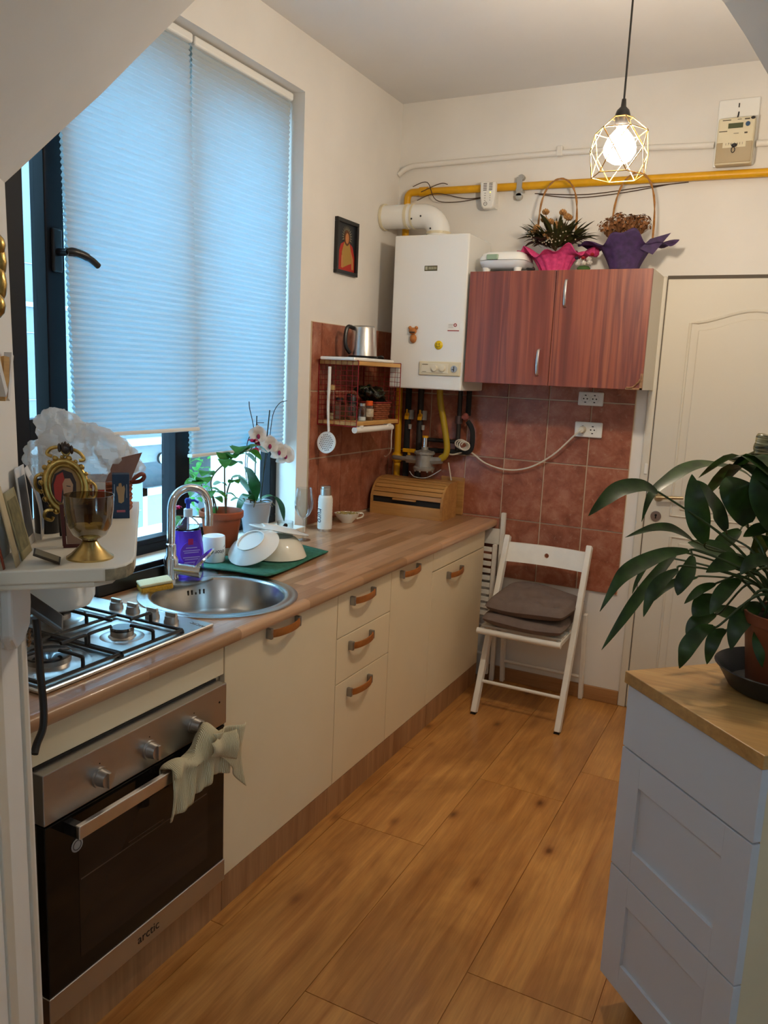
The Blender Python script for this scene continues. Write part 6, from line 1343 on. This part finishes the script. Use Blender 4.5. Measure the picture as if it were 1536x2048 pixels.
# leaflet and cardboard sticking out
lf = thing('folded_leaflet', 'pink-brown paper leaflet leaning out of the basket', 'paper', F(.28, .17, ZH + .09))
M().hexa([F(.262, .145, ZH + .075), F(.268, .200, ZH + .080), F(.2695, .200, ZH + .080), F(.2635, .145, ZH + .075), F(.272, .165, ZH + .125), F(.282, .225, ZH + .140), F(.2835, .225, ZH + .140), F(.2735, .165, ZH + .125)]).build('sheet', P('leaflet', '#8f6a5c', .8, var=.1, vs_=40), lf)
rc = thing('red_card', 'white card with a red picture behind the gold frame', 'card', F(.12, .14, ZH))
cart(M(), .150, .152, .122, .148, ZH, ZH + .090).build('sheet', P('card_white', (.68, .64, .58), .6), rc); cart(M(), .1492, .1500, .125, .146, ZH + .030, ZH + .075).build('red_print', P('card_red', '#a8321f', .5), rc)
# cards leaning on the jamb
def card(lab, a0, a1, h, off, mt, top=None, bow=0.):
    o = thing('leaning_card', lab, 'card', F((a0 + a1) / 2, off, ZH)); m = M()
    def g(u, v): return F(a0 + (a1 - a0) * u, off + .004 - (off - .004) * v + bow * math.sin(math.pi * v) + .088 * min(0, a0 + (a1 - a0) * u), ZH + .001 + h * v)
    m.grid(g, 4, 6); m.build('sheet', mt, o, smooth=True, solid=.0015)
    if top:
        mm = M(); mm.grid(lambda u, v: tuple(Vector(g(.12 + .76 * u, .12 + .76 * v)) + Vector((S2, S2, 0)) * .0014), 3, 4); mm.build('print', top, o)
    return o
card('plain cream card with bent edge at the shelf front', -.212, -.180, .130, .030, P('cream_card', '#c2b08c', .7))
card('olive printed prayer card leaning on the jamb', -.165, -.085, .115, .030, P('olive_card', '#8f8560', .6), P('olive_print2', '#6f6848', .6, var=.4, vs_=60))
card('white glossy photo card leaning deepest on the jamb', -.075, .0, .145, .020, P('photo_white', (.62, .61, .60), .35), P('photo_dark', '#3a4048', .3, var=.6, vs_=40))
card('blue grey picture card beside the black cup', .005, .06, .135, .030, P('photo_white', 0), P('photo_blue', '#7f8fa5', .35, var=.4, vs_=40), .01)
rb = card('small red-brown icon card behind the cream card', -.224, -.214, .055, .014, P('icon_red', '#8a3a20', .6))
pq = thing('small_plaque', 'little dark framed plaque lying on the shelf front', 'plaque', F(-.185, .060, ZH))
Tq = frame_T(F(-.183, .060, ZH + .012), (S2 * .9 + S2 * .35, S2 * .9 - S2 * .35, -.28), (-S2, S2, .25))
M(Tq).box(-.024, .024, -.012, .012, -.002, .002).build('frame', P('plaque_dark', '#3a3228', .4, .3), pq, bevel=.0008); M(Tq).box(-.021, .021, -.009, .009, .0015, .0026).build('plate', P('plaque_plate', '#8a8068', .4, .3), pq)
# things hanging on the jamb above the shelf
gi = thing('gold_ornament', 'gilded relief ornament hanging on the arch jamb', 'ornament', F(-.16, .0, 1.69))
m = M()
for a, z_, ra, rz in ((-.15, 1.760, .028, .020), (-.145, 1.735, .040, .030), (-.15, 1.70, .034, .034), (-.165, 1.665, .026, .022)): m.ball(F(a, .006 + .088 * a, z_), (.018, .018, rz), 12)
m.build('relief', gold, gi, smooth=True)
wv2 = thing('wood_letter', 'pale wooden letter V hanging on the arch jamb', 'ornament', F(-.14, 0, 1.52))
m = M(); m.bar(F(-.19, -.009, 1.59), F(-.135, -.004, 1.525), .012, .016); m.bar(F(-.085, .001, 1.59), F(-.120, -.003, 1.515), .012, .014); m.build('strokes', P('white_letter', (.68, .66, .62), .5), wv2)
m = M(); m.bar(F(-.165, -.009, 1.592), F(-.130, -.005, 1.515), .010, .012); m.bar(F(-.105, -.003, 1.585), F(-.118, -.004, 1.53), .010, .010); m.build('wood_core', pine, wv2)
# phone dock under the shelf
ph_ = thing('wall_phone_dock', 'white wall dock holding a grey cordless handset', 'phone', F(-.06, .01, 1.05))
m = M(); m.prism([(-.20, 1.215), (-.20, 1.12), (-.17, 1.092), (-.11, 1.085), (-.06, 1.10), (-.045, 1.14), (-.05, 1.205)], lambda u, v, k: F(u, .001 + .088 * u + (.022 if k else 0), v)); m.build('dock', plastic_w, ph_, bevel=.006)
T = frame_T(F(.01, .030, 1.105), (S2 * .9, S2 * .9, -.75), (-S2 * .55, S2 * .55, .55)); hs = M(T); hs.box(-.045, .048, -.018, .018, -.009, .009); ho = hs.build('handset', P('phone_grey', (.10, .11, .12), .25, coat=.4), ph_, bevel=.005)
M(T).box(-.040, .042, -.013, .013, .0088, .0098).build('screen', P('phone_screen', (.05, .06, .07), .08), ho)
sp2 = M(); 
for i in range(4): sp2.hexa([F(-.045, .010, 1.052 + i * .008), F(-.012, .010, 1.050 + i * .008), F(-.012, .013, 1.050 + i * .008), F(-.045, .013, 1.052 + i * .008), F(-.045, .010, 1.055 + i * .008), F(-.012, .010, 1.053 + i * .008), F(-.012, .013, 1.053 + i * .008), F(-.045, .013, 1.055 + i * .008)])
sp2.build('speaker_slots', P('slot_brown', '#7a5c3c', .8), ph_)
M().tube(smoothpath([F(.028, .018, 1.085), F(.030, .020, 1.05), F(.032, .022, .98), F(.034, .026, .90), F(.030, .024, .855), F(.015, .014, .83), F(.0, .010, .815)]), .0075, 8).build('phone_cable', black, smooth=True, label='thick black cable hanging beside the arch jamb', cat='cable')
# black bung on the floor by the oven
fb = M(); fb.lathe([(0, 0), (.018, 0), (.019, .010), (.014, .016), (.010, .022), (0, .024)], (.070, -.005, 0), 20); fb.cyl((.070, -.005, .012), (.105, .02, .012), .006, .005, 10); fb.build('floor_stopper', black, smooth=40, label='small black rubber stopper on the floor before the oven', cat='stopper')
# ================================================================== outside the window
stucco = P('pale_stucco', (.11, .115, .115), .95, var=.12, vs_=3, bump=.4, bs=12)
nb = thing('neighbour_house', 'pale stucco house wall across the yard', 'building', (-3.0, 2.5, -1.5))
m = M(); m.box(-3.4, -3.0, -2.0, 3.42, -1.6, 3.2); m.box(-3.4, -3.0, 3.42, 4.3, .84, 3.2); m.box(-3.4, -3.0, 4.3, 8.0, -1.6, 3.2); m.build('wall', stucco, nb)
M().box(-3.0, -2.93, -2.0, 8.0, .98, 1.03).build('ledge', P('ledge_grey', (.26, .26, .26), .9), nb)
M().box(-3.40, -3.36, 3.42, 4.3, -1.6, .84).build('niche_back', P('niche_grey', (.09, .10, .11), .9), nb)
m = M(); m.box(-3.22, -3.18, 3.60, 3.66, -1.6, .60); m.box(-3.22, -3.18, 3.60, 4.3, .54, .60); m.box(-3.22, -3.18, 3.92, 3.97, -1.6, .6); m.build('gate_frame', P('gate_white', (.3, .32, .33), .6), nb)
M().box(-3.21, -3.20, 3.66, 4.3, -1.6, .54).build('gate_glass', P('gate_glass', (.12, .15, .17), .15), nb)
M().box(-2.999, -2.99, 2.2, 2.9, 1.90, 1.93).build('string_course', P('ledge_grey', 0), nb)
for i in range(9): M().box(-3.0, -2.995, -2.0, 3.4, -1.2 + i * .42, -1.195 + i * .42).build('render_joint', P('ledge_grey', 0), nb)
wl_ = thing('wall_lamp', 'round white globe lamp on the house across the yard', 'lamp', (-2.95, 3.62, .83))
M().ball((-2.95, 3.62, .862), .052, 18).build('globe', white_gloss, wl_, smooth=True); M().cyl((-3.0, 3.62, .862), (-2.99, 3.62, .862), .045, .045, 20).build('mount', black, wl_)
yd = M(); yd.box(-3.4, -1.12, -2.0, 8.0, -1.7, -1.6); yd.build('yard_ground', P('yard_concrete', (.35, .35, .34), .95, var=.2, vs_=3), kind='structure', label='concrete yard below the window')
def bush(x, y, z, rx, ry, rz, n, seed, lab):
    o = thing('yard_shrub', lab, 'shrub', (x, y, -1.6)); r_ = random.Random(seed); m = M()
    for k in range(n):
        th_, ph = r_.random() * 6.283, math.acos(2 * r_.random() - 1); rr = r_.random() ** .4; p = Vector((x + rx * rr * math.sin(ph) * math.cos(th_), y + ry * rr * math.sin(ph) * math.sin(th_), z + rz * rr * math.cos(ph))); d = Vector((r_.uniform(.2, 1), r_.uniform(-1, 1), r_.uniform(-.5, .6))).normalized()
        leaf(m, [p, p + d * .03, p + d * .07 + Vector((0, 0, -.01))], .018, k=2, tip=.9, base=.1)
    f_ = m.build('foliage', leaf_mat('shrub_leaf%d' % seed, '#2c6a24', '#438a34', .45), o); f_['kind'] = 'stuff'
    M().cyl((x, y, -1.6), (x, y, z), .03, .012, 8).build('trunk', P('bark', '#4a3a2a', .9), o)
bush(-1.9, 3.05, .92, .35, .30, .42, 420, 1, 'bright green shrub growing outside behind the pots'); bush(-2.1, 3.75, .62, .35, .35, .40, 360, 2, 'bright green shrub outside, nearer the wall lamp house corner')
